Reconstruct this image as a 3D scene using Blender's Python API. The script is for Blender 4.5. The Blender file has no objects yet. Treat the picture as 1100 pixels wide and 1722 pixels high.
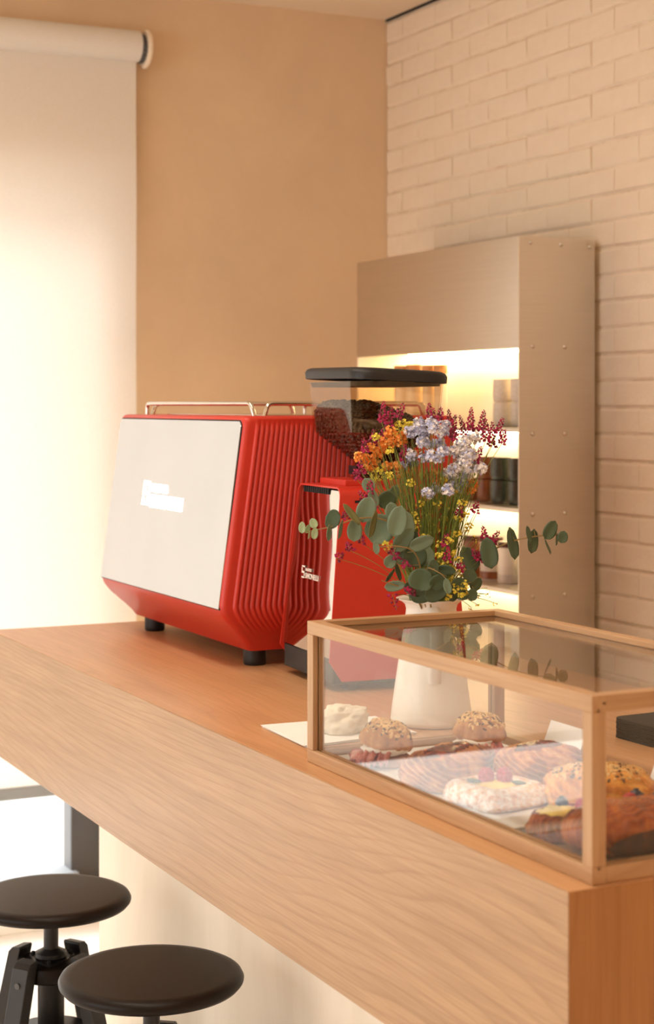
import bpy, bmesh, math, random
from mathutils import Vector, Matrix, noise

random.seed(7)
SC = bpy.context.scene
COL = SC.collection
PI = math.pi
R_ = math.radians

# ------------------------------------------------------------------ camera
EYE = Vector((0.0, 0.0, 1.655))
FPX, PXH, HOR = 2830.0, 1722.0, 682.0            # focal length in pixels, image height, horizon row
YAW = math.atan(1400.0 / FPX)
FWD = Vector((-math.cos(YAW), math.sin(YAW), 0))
RGT = Vector((math.sin(YAW), math.cos(YAW), 0))
cd = bpy.data.cameras.new('camera')
cd.sensor_fit = 'VERTICAL'
cd.sensor_height = 36.0
cd.sensor_width = 23.0
cd.lens = FPX / PXH * 36.0
cd.shift_y = -(PXH / 2 - HOR) / PXH
cd.clip_start = 0.05
cd.dof.use_dof = True
cd.dof.focus_distance = 3.02
cd.dof.aperture_fstop = 5.2
cam = bpy.data.objects.new('camera', cd)
COL.objects.link(cam)
cam.location = EYE
cam.rotation_euler = (PI / 2, 0, PI / 2 - YAW)
SC.camera = cam

# ------------------------------------------------------------------ sky, lamps, exposure
SC.view_settings.view_transform = 'Standard'
SC.view_settings.look = 'None'
SC.view_settings.exposure = 0.0
SC.view_settings.gamma = 1.0
SC.view_settings.use_curve_mapping = False
w = bpy.data.worlds.new('overcast_sky')
SC.world = w
w.use_nodes = True
w.node_tree.nodes['Background'].inputs[0].default_value = (1.0, 0.98, 0.95, 1)
w.node_tree.nodes['Background'].inputs[1].default_value = 2.4
SC.cycles.max_bounces = 14
SC.cycles.transparent_max_bounces = 24
SC.cycles.diffuse_bounces = 6
SC.cycles.glossy_bounces = 6
SC.cycles.sample_clamp_indirect = 8.0
SC.cycles.caustics_reflective = False
SC.cycles.caustics_refractive = False


def area_lamp(name, loc, rot, sx, sy, power, colr=(1, 1, 1)):
    l = bpy.data.lights.new(name, 'AREA')
    l.shape = 'RECTANGLE'
    l.size, l.size_y, l.energy, l.color = sx, sy, power, colr
    o = bpy.data.objects.new(name, l)
    COL.objects.link(o)
    o.location, o.rotation_euler = loc, rot
    return o


# daylight entering by the shop window on the street side (behind and left of the camera)
area_lamp('daylight_storefront', (-2.0, -3.12, 1.55), (R_(90), 0, 0), 4.4, 2.2, 30, (1.0, 0.985, 0.96))
# daylight entering by the window with the roller blind
area_lamp('daylight_side_window', (-5.52, -0.3, 1.35), (R_(90), 0, R_(-90)), 4.0, 2.5, 46, (1.0, 0.985, 0.96))
# soft fill added overhead to brighten counter top and walls, no known fixture
area_lamp('overhead_fill', (-2.6, 0.75, 2.96), (0, 0, 0), 2.6, 0.25, 27, (1.0, 0.87, 0.72))
# warm lamp of the room, over the customers' side to the right of the frame
pl_ = bpy.data.lights.new('pendant_lamp', 'POINT')
pl_.energy, pl_.color, pl_.shadow_soft_size = 13, (1.0, 0.66, 0.36), 0.16
po_ = bpy.data.objects.new('pendant_lamp', pl_)
COL.objects.link(po_)
po_.location = (0.9, 1.5, 2.35)
sl = bpy.data.lights.new('hazy_sun', 'SUN')
sl.energy, sl.angle, sl.color = 4.5, R_(38), (1.0, 0.99, 0.98)
so_ = bpy.data.objects.new('hazy_sun', sl)
COL.objects.link(so_)
so_.location = (-9, -3, 5)
so_.rotation_euler = Vector((0.82, 0.30, -0.46)).to_track_quat('-Z', 'Y').to_euler()


# ------------------------------------------------------------------ helpers
def s2l(c):
    return c / 12.92 if c <= 0.04045 else ((c + 0.055) / 1.055) ** 2.4


def rgb(r, g, b):
    return (s2l(r / 255), s2l(g / 255), s2l(b / 255), 1)


def pt(x, y, d):
    """World point measured in the photograph at pixel (x, y) and depth d metres."""
    return EYE + (FWD + RGT * ((x - 550) / FPX) + Vector((0, 0, -(y - HOR) / FPX))) * d


def new_mat(name):
    m = bpy.data.materials.new(name)
    m.use_nodes = True
    nt = m.node_tree
    p = nt.nodes['Principled BSDF']
    return m, nt, p


def N(nt, kind, **kw):
    n = nt.nodes.new(kind)
    for k, v in kw.items():
        if k in n.inputs:
            n.inputs[k].default_value = v
        else:
            setattr(n, k, v)
    return n


def coords(nt, scale=(1, 1, 1), rot=(0, 0, 0), loc=(0, 0, 0)):
    tc = N(nt, 'ShaderNodeTexCoord')
    mp = N(nt, 'ShaderNodeMapping')
    mp.inputs['Scale'].default_value = scale
    mp.inputs['Rotation'].default_value = rot
    mp.inputs['Location'].default_value = loc
    nt.links.new(tc.outputs['Object'], mp.inputs['Vector'])
    return mp.outputs['Vector']


def noise_n(nt, vec, scale=5, detail=3, rough=0.5, dist=0):
    n = N(nt, 'ShaderNodeTexNoise')
    n.inputs['Scale'].default_value = scale
    n.inputs['Detail'].default_value = detail
    n.inputs['Roughness'].default_value = rough
    n.inputs['Distortion'].default_value = dist
    nt.links.new(vec, n.inputs['Vector'])
    return n.outputs['Fac']


def ramp(nt, fac, stops):
    r = N(nt, 'ShaderNodeValToRGB')
    e = r.color_ramp.elements
    while len(e) < len(stops):
        e.new(0.5)
    for i, (p, c) in enumerate(stops):
        e[i].position = p
        e[i].color = c
    nt.links.new(fac, r.inputs['Fac'])
    return r.outputs['Color']


def math_n(nt, op, a, b=None):
    n = N(nt, 'ShaderNodeMath', operation=op)
    for i, v in enumerate((a, b)):
        if v is None:
            continue
        if isinstance(v, (int, float)):
            n.inputs[i].default_value = v
        else:
            nt.links.new(v, n.inputs[i])
    return n.outputs[0]


def mix_n(nt, fac, a, b, mode='MIX'):
    n = N(nt, 'ShaderNodeMix', data_type='RGBA', blend_type=mode)
    for sock, v in ((n.inputs[0], fac), (n.inputs[6], a), (n.inputs[7], b)):
        if isinstance(v, (int, float, tuple)):
            sock.default_value = v
        else:
            nt.links.new(v, sock)
    return n.outputs[2]


def bump(nt, p, height, strength=0.3, distance=0.002):
    b = N(nt, 'ShaderNodeBump')
    b.inputs['Strength'].default_value = strength
    b.inputs['Distance'].default_value = distance
    nt.links.new(height, b.inputs['Height'])
    nt.links.new(b.outputs['Normal'], p.inputs['Normal'])


def plain(name, c, rough=0.5, metal=0.0, spec=0.5, var=0.06, vscale=20, bumpv=0.0, coat=0.0, emis=None):
    """Procedural material: a base colour with a little noise in tone (and relief)."""
    m, nt, p = new_mat(name)
    v = coords(nt)
    f = noise_n(nt, v, vscale, 4)
    lo = tuple(x * (1 - var) for x in c[:3]) + (1,)
    hi = tuple(min(1, x * (1 + var)) for x in c[:3]) + (1,)
    nt.links.new(ramp(nt, f, [(0.3, lo), (0.7, hi)]), p.inputs['Base Color'])
    p.inputs['Roughness'].default_value = rough
    p.inputs['Metallic'].default_value = metal
    p.inputs['Specular IOR Level'].default_value = spec
    p.inputs['Coat Weight'].default_value = coat
    if bumpv:
        bump(nt, p, f, bumpv)
    if emis:
        p.inputs['Emission Color'].default_value = emis[0]
        p.inputs['Emission Strength'].default_value = emis[1]
    return m


def wood(name, base, dark, axis=0, lines=15.0, seed=0.0, rough=0.42, strength=0.75, stretch=0.9, cross=5.5, lin=0.0):
    """Flat-sawn grain: contour lines of a noise stretched along one axis, plus fine fibres."""
    m, nt, p = new_mat(name)
    sc = [cross, cross, cross]
    sc[axis] = stretch
    v = coords(nt, tuple(sc), loc=(seed, seed * 1.7, seed * 0.6))
    n1 = noise_n(nt, v, 1.0, 2.5, 0.4, 0.25)
    dt = N(nt, 'ShaderNodeVectorMath', operation='DOT_PRODUCT')
    nt.links.new(coords(nt), dt.inputs[0])
    dt.inputs[1].default_value = [0.0 if i == axis else lin * (1.0 if i == 2 else 0.8) for i in range(3)]
    fr = math_n(nt, 'FRACT', math_n(nt, 'ADD', math_n(nt, 'MULTIPLY', n1, lines), math_n(nt, 'ADD', dt.outputs['Value'], 40.0)))
    sc2 = [330.0, 330.0, 330.0]
    sc2[axis] = 7.0
    fib = noise_n(nt, coords(nt, tuple(sc2)), 1.0, 3, 0.6)
    sc3 = [30.0, 30.0, 30.0]
    sc3[axis] = 2.0
    mid = noise_n(nt, coords(nt, tuple(sc3)), 1.0, 3, 0.6)
    g = ramp(nt, fr, [(0.0, (strength, strength, strength, 1)), (0.20, (0.22 * strength,) * 3 + (1,)),
                      (0.65, (0, 0, 0, 1)), (0.93, (0.1 * strength,) * 3 + (1,)), (1.0, (strength, strength, strength, 1))])
    fibc = ramp(nt, fib, [(0.38, (0, 0, 0, 1)), (0.72, (0.42, 0.42, 0.42, 1))])
    c0 = mix_n(nt, g, base, dark)
    c1 = mix_n(nt, fibc, c0, dark)
    lt = ramp(nt, mid, [(0.3, (0.9, 0.88, 0.86, 1)), (0.7, (1.06, 1.05, 1.04, 1))])
    c2 = mix_n(nt, 1.0, c1, lt, 'MULTIPLY')
    nt.links.new(c2, p.inputs['Base Color'])
    p.inputs['Roughness'].default_value = rough
    p.inputs['Specular IOR Level'].default_value = 0.35
    bump(nt, p, fib, 0.12, 0.0006)
    return m


def glass_mat(name, tint=(1, 1, 1, 1), rough=0.0, ior=1.5, gain=1.0):
    """Clear pane: Fresnel mirror over straight-through transparency."""
    m, nt, p = new_mat(name)
    nt.nodes.remove(p)
    out = nt.nodes['Material Output']
    geo = N(nt, 'ShaderNodeNewGeometry')
    iorn = math_n(nt, 'ADD', math_n(nt, 'MULTIPLY', geo.outputs['Backfacing'], 1 / ior - ior), ior)
    fr = N(nt, 'ShaderNodeFresnel')
    nt.links.new(iorn, fr.inputs['IOR'])
    fac = math_n(nt, 'MINIMUM', math_n(nt, 'MULTIPLY', fr.outputs[0], gain), 1.0)
    tr = N(nt, 'ShaderNodeBsdfTransparent')
    tr.inputs['Color'].default_value = tint
    gl = N(nt, 'ShaderNodeBsdfGlossy')
    gl.inputs['Roughness'].default_value = rough
    mx = N(nt, 'ShaderNodeMixShader')
    nt.links.new(fac, mx.inputs[0])
    nt.links.new(tr.outputs[0], mx.inputs[1])
    nt.links.new(gl.outputs[0], mx.inputs[2])
    nt.links.new(mx.outputs[0], out.inputs['Surface'])
    return m


class MB:
    """Collects shapes (in world coordinates) and links them as one mesh object."""

    def __init__(self):
        self.v, self.f, self.m, self.cur = [], [], [], 0

    def add(self, vs, fs):
        b = len(self.v)
        self.v += [Vector(p) for p in vs]
        self.f += [tuple(i + b for i in q) for q in fs]
        self.m += [self.cur] * len(fs)
        return self

    def box(self, x0, x1, y0, y1, z0, z1):
        vs = [(x, y, z) for z in (z0, z1) for y in (y0, y1) for x in (x0, x1)]
        return self.add(vs, [(0, 2, 3, 1), (4, 5, 7, 6), (0, 1, 5, 4), (1, 3, 7, 5), (3, 2, 6, 7), (2, 0, 4, 6)])

    def obox(self, c, ax, ay, az):
        """Box with centre c and half-axis vectors."""
        c, ax, ay, az = map(Vector, (c, ax, ay, az))
        vs = [c + ax * i + ay * j + az * k for k in (-1, 1) for j in (-1, 1) for i in (-1, 1)]
        return self.add(vs, [(0, 2, 3, 1), (4, 5, 7, 6), (0, 1, 5, 4), (1, 3, 7, 5), (3, 2, 6, 7), (2, 0, 4, 6)])

    def loft(self, rings, cap0=True, cap1=True, closed=True):
        n = len(rings[0])
        vs = [p for r in rings for p in r]
        fs = []
        for k in range(len(rings) - 1):
            for i in range(n if closed else n - 1):
                j = (i + 1) % n
                fs.append((k * n + i, k * n + j, (k + 1) * n + j, (k + 1) * n + i))
        if cap0:
            fs.append(tuple(reversed(range(n))))
        if cap1:
            fs.append(tuple((len(rings) - 1) * n + i for i in range(n)))
        return self.add(vs, fs)

    def lathe(self, prof, c=(0, 0, 0), n=32, cap0=True, cap1=True):
        cx, cy, cz = c
        rings = [[(cx + r * math.cos(2 * PI * i / n), cy + r * math.sin(2 * PI * i / n), cz + z) for i in range(n)]
                 for r, z in prof]
        return self.loft(rings, cap0, cap1)

    def tube(self, pts, r, n=8, cap=True):
        pts = [Vector(p) for p in pts]
        rs = r if isinstance(r, (list, tuple)) else [r] * len(pts)
        rings = []
        ref = None
        for i, p in enumerate(pts):
            t = (pts[min(i + 1, len(pts) - 1)] - pts[max(i - 1, 0)])
            if t.length < 1e-9:
                t = Vector((0, 0, 1))
            t.normalize()
            if ref is None:
                ref = Vector((0, 0, 1)) if abs(t.z) < 0.9 else Vector((1, 0, 0))
            u = t.cross(ref)
            if u.length < 1e-6:
                u = t.orthogonal()
            u.normalize()
            w2 = u.cross(t).normalized()
            ref = w2
            rings.append([p + (u * math.cos(2 * PI * k / n) + w2 * math.sin(2 * PI * k / n)) * rs[i] for k in range(n)])
        return self.loft(rings, cap, cap)

    def ell(self, c, ax, ay, az, nu=8, nv=5):
        """Low ellipsoid with half-axis vectors."""
        c, ax, ay, az = map(Vector, (c, ax, ay, az))
        vs = [c - az]
        for j in range(1, nv):
            a = -PI / 2 + PI * j / nv
            for i in range(nu):
                b = 2 * PI * i / nu
                vs.append(c + az * math.sin(a) + (ax * math.cos(b) + ay * math.sin(b)) * math.cos(a))
        vs.append(c + az)
        fs = [(0, 1 + (i + 1) % nu, 1 + i) for i in range(nu)]
        for j in range(nv - 2):
            o = 1 + j * nu
            for i in range(nu):
                k = (i + 1) % nu
                fs.append((o + i, o + k, o + nu + k, o + nu + i))
        t = len(vs) - 1
        o = 1 + (nv - 2) * nu
        fs += [(o + i, o + (i + 1) % nu, t) for i in range(nu)]
        return self.add(vs, fs)

    def build(self, name, mat, parent=None, smooth=False, bevel=0.0, seg=2, subs=0, autosmooth=None):
        origin = parent_loc(parent) if parent else Vector((0, 0, 0))
        me = bpy.data.meshes.new(name)
        me.from_pydata([p - origin for p in self.v], [], self.f)
        for mm in (mat if isinstance(mat, (list, tuple)) else [mat]):
            me.materials.append(mm)
        me.polygons.foreach_set('material_index', self.m)
        if smooth:
            me.polygons.foreach_set('use_smooth', [True] * len(me.polygons))
        me.update()
        o = bpy.data.objects.new(name, me)
        COL.objects.link(o)
        if parent:
            o.parent = parent
        if bevel:
            b = o.modifiers.new('bevel', 'BEVEL')
            b.width, b.segments, b.limit_method, b.angle_limit = bevel, seg, 'ANGLE', R_(40)
            b.harden_normals = False
        if subs:
            s = o.modifiers.new('subsurf', 'SUBSURF')
            s.levels = s.render_levels = subs
        if autosmooth is not None:
            me.polygons.foreach_set('use_smooth', [True] * len(me.polygons))
            try:
                me.set_sharp_from_angle(angle=R_(autosmooth))
            except Exception:
                pass
        return o


def parent_loc(o):
    l = Vector((0, 0, 0))
    while o:
        l = l + o.location
        o = o.parent
    return l


def tag(o, label, cat, group=None):
    o['label'] = label
    o['category'] = cat
    if group:
        o['group'] = group
    return o


def thing(name, label, cat, loc, group=None):
    o = bpy.data.objects.new(name, None)
    o.empty_display_size = 0.05
    COL.objects.link(o)
    o.location = loc
    return tag(o, label, cat, group)


def struct(o):
    o['kind'] = 'structure'
    return o


def stuff(o):
    o['kind'] = 'stuff'
    return o


def copy_tree(o, parent=None):
    c = o.copy()
    COL.objects.link(c)
    if parent:
        c.parent = parent
    for ch in list(o.children):
        copy_tree(ch, c)
    return c


def share(name, src, parent, loc=None, rot=None, scale=None):
    """Another object on the same mesh data, as a part of parent (loc is local)."""
    o = bpy.data.objects.new(name, src)
    COL.objects.link(o)
    o.parent = parent
    if loc is not None:
        o.location = loc
    if rot is not None:
        o.rotation_euler = rot
    if scale is not None:
        o.scale = scale
    return o


def rrect(x0, x1, y0, y1, r, z, k=5):
    pts = []
    for cx, cy, a0 in ((x1 - r, y1 - r, 0), (x0 + r, y1 - r, 90), (x0 + r, y0 + r, 180), (x1 - r, y0 + r, 270)):
        for i in range(k + 1):
            a = R_(a0 + 90 * i / k)
            pts.append((cx + r * math.cos(a), cy + r * math.sin(a), z))
    return pts


def smooth01(a, b, x):
    t = max(0.0, min(1.0, (x - a) / (b - a)))
    return t * t * (3 - 2 * t)


def lettering(name, body, size, loc, mat, parent, extrude=0.0004, offset=0.0, rot=(PI / 2, 0, 0), xs=1.0):
    cu = bpy.data.curves.new(name, 'FONT')
    cu.body, cu.size, cu.extrude, cu.offset = body, size, extrude, offset
    cu.align_x = 'LEFT'
    tmp = bpy.data.objects.new(name + '_tmp', cu)
    COL.objects.link(tmp)
    bpy.context.view_layer.update()
    dg = bpy.context.evaluated_depsgraph_get()
    me = bpy.data.meshes.new_from_object(tmp.evaluated_get(dg))
    bpy.data.objects.remove(tmp)
    me.materials.clear()
    me.materials.append(mat)
    o = bpy.data.objects.new(name, me)
    COL.objects.link(o)
    o.parent = parent
    o.location = Vector(loc) - parent_loc(parent)
    o.rotation_euler = rot
    o.scale = (xs, 1, 1)
    return o


# ------------------------------------------------------------------ materials
M = {}


def plaster(name, c, var=0.05, b=0.15, streak=False):
    m, nt, p = new_mat(name)
    v = coords(nt, (1, 1, 0.25) if streak else (1, 1, 1))
    f = noise_n(nt, v, 2.2, 6, 0.6, 0.6)
    g = noise_n(nt, coords(nt), 60, 4, 0.6)
    lo = tuple(x * (1 - var * k) for x, k in zip(c[:3], (1, 1.2, 1.6))) + (1,)
    hi = tuple(min(1, x * (1 + var)) for x in c[:3]) + (1,)
    nt.links.new(ramp(nt, f, [(0.3, lo), (0.62, hi)]), p.inputs['Base Color'])
    p.inputs['Roughness'].default_value = 0.75
    p.inputs['Specular IOR Level'].default_value = 0.25
    bump(nt, p, g, b, 0.002)
    return m


M['plaster'] = plaster('tan_plaster', rgb(222, 196, 164), 0.04)
M['ceiling'] = plaster('ceiling_paint', rgb(232, 214, 190), 0.02)
M['limewash'] = plaster('limewash', rgb(238, 229, 214), 0.10, 0.1, True)
M['floor'] = plaster('floor_screed', rgb(246, 243, 240), 0.02)
m, nt, p = new_mat('painted_brick')
f = noise_n(nt, coords(nt), 34, 5, 0.65, 0.3)
nt.links.new(ramp(nt, noise_n(nt, coords(nt), 7, 5, 0.6), [(0.3, rgb(226, 208, 184)), (0.7, rgb(234, 218, 197))]), p.inputs['Base Color'])
p.inputs['Roughness'].default_value = 0.6
p.inputs['Specular IOR Level'].default_value = 0.3
bump(nt, p, f, 0.5, 0.004)
M['brick'] = m
m, nt, p = new_mat('painted_joint')
nt.links.new(ramp(nt, noise_n(nt, coords(nt), 14, 6, 0.7), [(0.35, rgb(208, 186, 158)), (0.55, rgb(230, 213, 190))]), p.inputs['Base Color'])
p.inputs['Roughness'].default_value = 0.7
bump(nt, p, noise_n(nt, coords(nt), 50, 5, 0.65), 0.5, 0.004)
M['joint'] = m
M['frame'] = plain('dark_window_frame', rgb(84, 84, 86), 0.5, var=0.05)
M['sill'] = plain('grey_sill', rgb(150, 156, 162), 0.5, var=0.05)
M['pavement'] = plain('pale_pavement', rgb(226, 224, 218), 0.8, var=0.05, vscale=3)
M['pane'] = glass_mat('window_glass')
M['case_glass'] = glass_mat('case_glass', (0.985, 0.99, 0.985, 1))
M['hopper'] = glass_mat('hopper_plastic', (0.94, 0.87, 0.77, 1), 0.02, 1.5, 0.7)
OAK_B, OAK_D = rgb(187, 153, 117), rgb(144, 107, 74)
M['oak_front'] = wood('oak_front', OAK_B, OAK_D, 0, 16, 3.1, strength=0.36, stretch=0.7, cross=4.4, lin=62)  # one oak for the counter; each face's colour carries how light falls there
M['oak_top'] = wood('oak_top', rgb(208, 162, 118), rgb(168, 118, 78), 0, 10, 8.4, rough=0.36, strength=0.26, lin=50)  # lighter base colour makes up for light missing on the top
M['oak_end'] = wood('oak_end', rgb(178, 128, 80), rgb(144, 94, 54), 2, 9, 1.4, strength=0.3)  # darker, more orange base colour holds the shade of the end face
for i, a in enumerate('xyz'):
    M['case_' + a] = wood('case_oak_' + a, rgb(192, 156, 118), rgb(156, 114, 78), i, 8, 2.0 + i, strength=0.3)
M['walnut'] = wood('dark_board', rgb(96, 58, 38), rgb(58, 34, 22), 0, 8, 4.0)
M['lid_wood'] = wood('lid_wood', rgb(205, 142, 84), rgb(160, 100, 52), 2, 6, 5.0)
M['red'] = plain('red_enamel', rgb(196, 45, 27), 0.45, var=0.02, coat=0.15)
M['black'] = plain('black_rubber', rgb(26, 25, 25), 0.5, var=0.1)
M['blackgloss'] = plain('black_plastic', rgb(24, 23, 23), 0.5, var=0.05)
M['slot'] = plain('slot_black', rgb(14, 10, 10), 0.8, var=0.05)
M['chrome'] = plain('polished_steel', rgb(215, 208, 198), 0.12, 1.0, var=0.02)
m, nt, p = new_mat('mirror_steel')
nt.links.new(ramp(nt, noise_n(nt, coords(nt), 6, 2), [(0.3, rgb(204, 198, 190)), (0.7, rgb(208, 202, 194))]), p.inputs['Base Color'])
p.inputs['Metallic'].default_value = 1.0
p.inputs['Roughness'].default_value = 0.03
M['mirror'] = m
m, nt, p = new_mat('satin_mirror_panel')
nt.links.new(ramp(nt, noise_n(nt, coords(nt), 5, 3), [(0.3, rgb(192, 196, 200)), (0.7, rgb(196, 200, 204))]), p.inputs['Base Color'])
p.inputs['Metallic'].default_value = 0.85
p.inputs['Roughness'].default_value = 0.16
M['panel'] = m
m, nt, p = new_mat('brushed_steel')
fb = noise_n(nt, coords(nt, (4, 4, 400)), 1, 3, 0.6)
nt.links.new(ramp(nt, fb, [(0.3, rgb(212, 204, 192)), (0.7, rgb(218, 210, 198))]), p.inputs['Base Color'])
p.inputs['Metallic'].default_value = 1.0
p.inputs['Roughness'].default_value = 0.3
bump(nt, p, fb, 0.08, 0.0004)
M['steel'] = m
M['led'] = plain('led_strip', rgb(255, 240, 205), 0.5, emis=(rgb(255, 226, 170), 26.0))
M['shelf_white'] = plain('shelf_white', rgb(250, 240, 222), 0.5, var=0.02)
M['shelf_wood'] = wood('shelf_oak', rgb(196, 140, 88), rgb(150, 98, 56), 0, 8, 6.0)
M['logo_lit'] = plain('backlit_letters', rgb(255, 255, 252), 0.5, emis=(rgb(255, 255, 250), 2.6))
M['logo_print'] = plain('pale_print', rgb(250, 240, 232), 0.5, emis=None)
M['stool_seat'] = wood('stained_seat', rgb(29, 21, 16), rgb(18, 13, 11), 0, 10, 2.2, rough=0.4, strength=0.4)
M['stool_seat'].node_tree.nodes['Principled BSDF'].inputs['Specular IOR Level'].default_value = 0.2
M['lit_white'] = plain('lit_white', rgb(246, 244, 240), 0.6, var=0.02)  # white that stands in for bright light under the side window
M['stool_black'] = plain('stool_black', rgb(32, 29, 28), 0.45, var=0.15)
M['enamel'] = plain('white_enamel', rgb(238, 233, 224), 0.28, var=0.02)
M['paper'] = plain('white_paper', rgb(244, 243, 241), 0.8, var=0.01)
M['stone'] = plain('limestone', rgb(228, 218, 198), 0.85, var=0.14, vscale=30, bumpv=0.8)
M['napkin'] = plain('black_paper', rgb(34, 32, 32), 0.85, var=0.1)
M['cup_pale'] = plain('speckled_stoneware', rgb(214, 200, 182), 0.35, var=0.08, vscale=150)
M['cup_green'] = plain('green_stoneware', rgb(70, 76, 64), 0.22, var=0.15, vscale=60)
M['cup_brown'] = plain('brown_stoneware', rgb(128, 72, 38), 0.3, var=0.15)
M['jar'] = plain('milk_glass', rgb(240, 226, 204), 0.3, var=0.03)
M['bean'] = plain('roasted_bean', rgb(48, 31, 23), 0.38, var=0.35, vscale=120)
M['leaf'] = plain('eucalyptus_leaf', rgb(112, 134, 112), 0.55, var=0.16, vscale=40)
M['leaf_dark'] = plain('eucalyptus_leaf_dark', rgb(74, 94, 70), 0.5, var=0.16, vscale=40)
M['leaf_pale'] = plain('eucalyptus_leaf_pale', rgb(160, 182, 144), 0.55, var=0.12, vscale=40)
M['leaf_olive'] = plain('eucalyptus_leaf_olive', rgb(108, 110, 66), 0.55, var=0.14, vscale=40)
M['twig'] = plain('twig', rgb(148, 120, 70), 0.6, var=0.15)
M['stem'] = plain('green_stem', rgb(124, 140, 62), 0.6, var=0.25)
M['magenta'] = plain('magenta_petal', rgb(172, 28, 84), 0.6, var=0.3, vscale=180)
M['magenta_d'] = plain('wine_petal', rgb(112, 22, 48), 0.6, var=0.3, vscale=180)
M['orange'] = plain('orange_petal', rgb(238, 150, 62), 0.6, var=0.18, vscale=120)
M['apricot'] = plain('apricot_petal', rgb(244, 186, 100), 0.6, var=0.15, vscale=120)
M['lavender'] = plain('lavender_petal', rgb(196, 200, 226), 0.6, var=0.1, vscale=120)
M['whitepetal'] = plain('white_petal', rgb(236, 230, 228), 0.6, var=0.06, vscale=120)
M['yellow'] = plain('yellow_petal', rgb(226, 208, 78), 0.6, var=0.15, vscale=120)
# roller blind: woven cloth that lets daylight through
m, nt, p = new_mat('blind_cloth')
nt.nodes.remove(p)
wv = noise_n(nt, coords(nt, (300, 300, 300)), 1, 2)
cc = ramp(nt, wv, [(0.3, rgb(240, 235, 226)), (0.7, rgb(245, 241, 234))])
df = N(nt, 'ShaderNodeBsdfDiffuse')
tl = N(nt, 'ShaderNodeBsdfTranslucent')
nt.links.new(cc, df.inputs['Color'])
nt.links.new(cc, tl.inputs['Color'])
mx = N(nt, 'ShaderNodeMixShader')
mx.inputs[0].default_value = 0.21
nt.links.new(df.outputs[0], mx.inputs[1])
nt.links.new(tl.outputs[0], mx.inputs[2])
nt.links.new(mx.outputs[0], nt.nodes['Material Output'].inputs['Surface'])
M['blind'] = m


def pastry_mat(name, light, mid, dark, bands=0.0, scale=14, sugar=0.0, rough=0.35, axis=(0.35, 0.35, 1), line=0.6):
    """Baked dough: browned in patches, with the pale and brown lines of laminated layers."""
    m, nt, p = new_mat(name)
    n1 = noise_n(nt, coords(nt), scale, 5, 0.65, 0.5)
    c = ramp(nt, n1, [(0.32, light), (0.5, mid), (0.68, dark)])
    fine = noise_n(nt, coords(nt), scale * 9, 4, 0.65)
    c = mix_n(nt, 1.0, c, ramp(nt, fine, [(0.3, (0.82, 0.78, 0.74, 1)), (0.7, (1.12, 1.1, 1.06, 1))]), 'MULTIPLY')
    if bands:
        warp = noise_n(nt, coords(nt), 22, 3, 0.5)
        sep = N(nt, 'ShaderNodeVectorMath', operation='DOT_PRODUCT')
        nt.links.new(coords(nt), sep.inputs[0])
        sep.inputs[1].default_value = axis
        ph = math_n(nt, 'ADD', math_n(nt, 'MULTIPLY', sep.outputs['Value'], bands), math_n(nt, 'MULTIPLY', warp, 1.6))
        fr = math_n(nt, 'PINGPONG', ph, 0.5)
        fr = math_n(nt, 'MULTIPLY', fr, 2.0)
        c = mix_n(nt, ramp(nt, fr, [(0.0, (line, line, line, 1)), (0.42, (0, 0, 0, 1))]), c, light)
        c = mix_n(nt, ramp(nt, fr, [(0.74, (0, 0, 0, 1)), (1.0, (line, line, line, 1))]), c, dark)
        bump(nt, p, math_n(nt, 'ADD', fr, math_n(nt, 'MULTIPLY', fine, 0.6)), 0.6, 0.0016)
    if sugar:
        s = noise_n(nt, coords(nt), 70, 5, 0.75)
        c = mix_n(nt, ramp(nt, s, [(0.5 - sugar, (0, 0, 0, 1)), (0.56, (0.9, 0.9, 0.9, 1))]), c, rgb(246, 242, 236))
    nt.links.new(c, p.inputs['Base Color'])
    p.inputs['Roughness'].default_value = rough
    p.inputs['Specular IOR Level'].default_value = 0.3
    return m


M['puff'] = pastry_mat('puff_pastry', rgb(230, 182, 108), rgb(188, 108, 42), rgb(116, 54, 20), 130, 16, line=0.38)
M['puff_sugar'] = pastry_mat('sugared_pastry', rgb(244, 214, 160), rgb(222, 164, 98), rgb(180, 108, 54), 150, 16, sugar=0.07, line=0.4)
M['croissant'] = pastry_mat('chocolate_croissant', rgb(202, 116, 46), rgb(146, 64, 22), rgb(84, 32, 13), 95, 12, rough=0.22, axis=(1.2, 0.1, 0.35), line=0.36)
M['roll'] = pastry_mat('brown_roll', rgb(216, 162, 102), rgb(184, 126, 72), rgb(142, 90, 48), 0, 20, rough=0.6)
M['cheese_bread'] = pastry_mat('seeded_crust', rgb(242, 192, 108), rgb(222, 150, 64), rgb(168, 92, 36), 60, 18, line=0.4)
M['crumb'] = plain('bread_crumb', rgb(234, 208, 164), 0.8, var=0.1, vscale=60, bumpv=0.3)
M['caramel'] = pastry_mat('caramel_filling', rgb(190, 84, 30), rgb(110, 42, 20), rgb(52, 22, 16), 0, 40, rough=0.2)
M['choc'] = pastry_mat('chocolate_filling', rgb(92, 46, 22), rgb(52, 25, 13), rgb(30, 14, 9), 0, 50, rough=0.6)
M['custard'] = plain('custard', rgb(248, 220, 120), 0.35, var=0.08, vscale=60, bumpv=0.3)
M['seed'] = plain('oat_flake', rgb(226, 186, 122), 0.6, var=0.15, vscale=200)
M['seed_dark'] = plain('dark_seed', rgb(96, 62, 34), 0.5, var=0.2, vscale=200)
M['ham'] = pastry_mat('cured_ham', rgb(240, 196, 182), rgb(212, 134, 122), rgb(170, 82, 74), 0, 40, rough=0.4)
M['cream'] = plain('white_cheese', rgb(244, 238, 226), 0.4, var=0.03)
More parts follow.
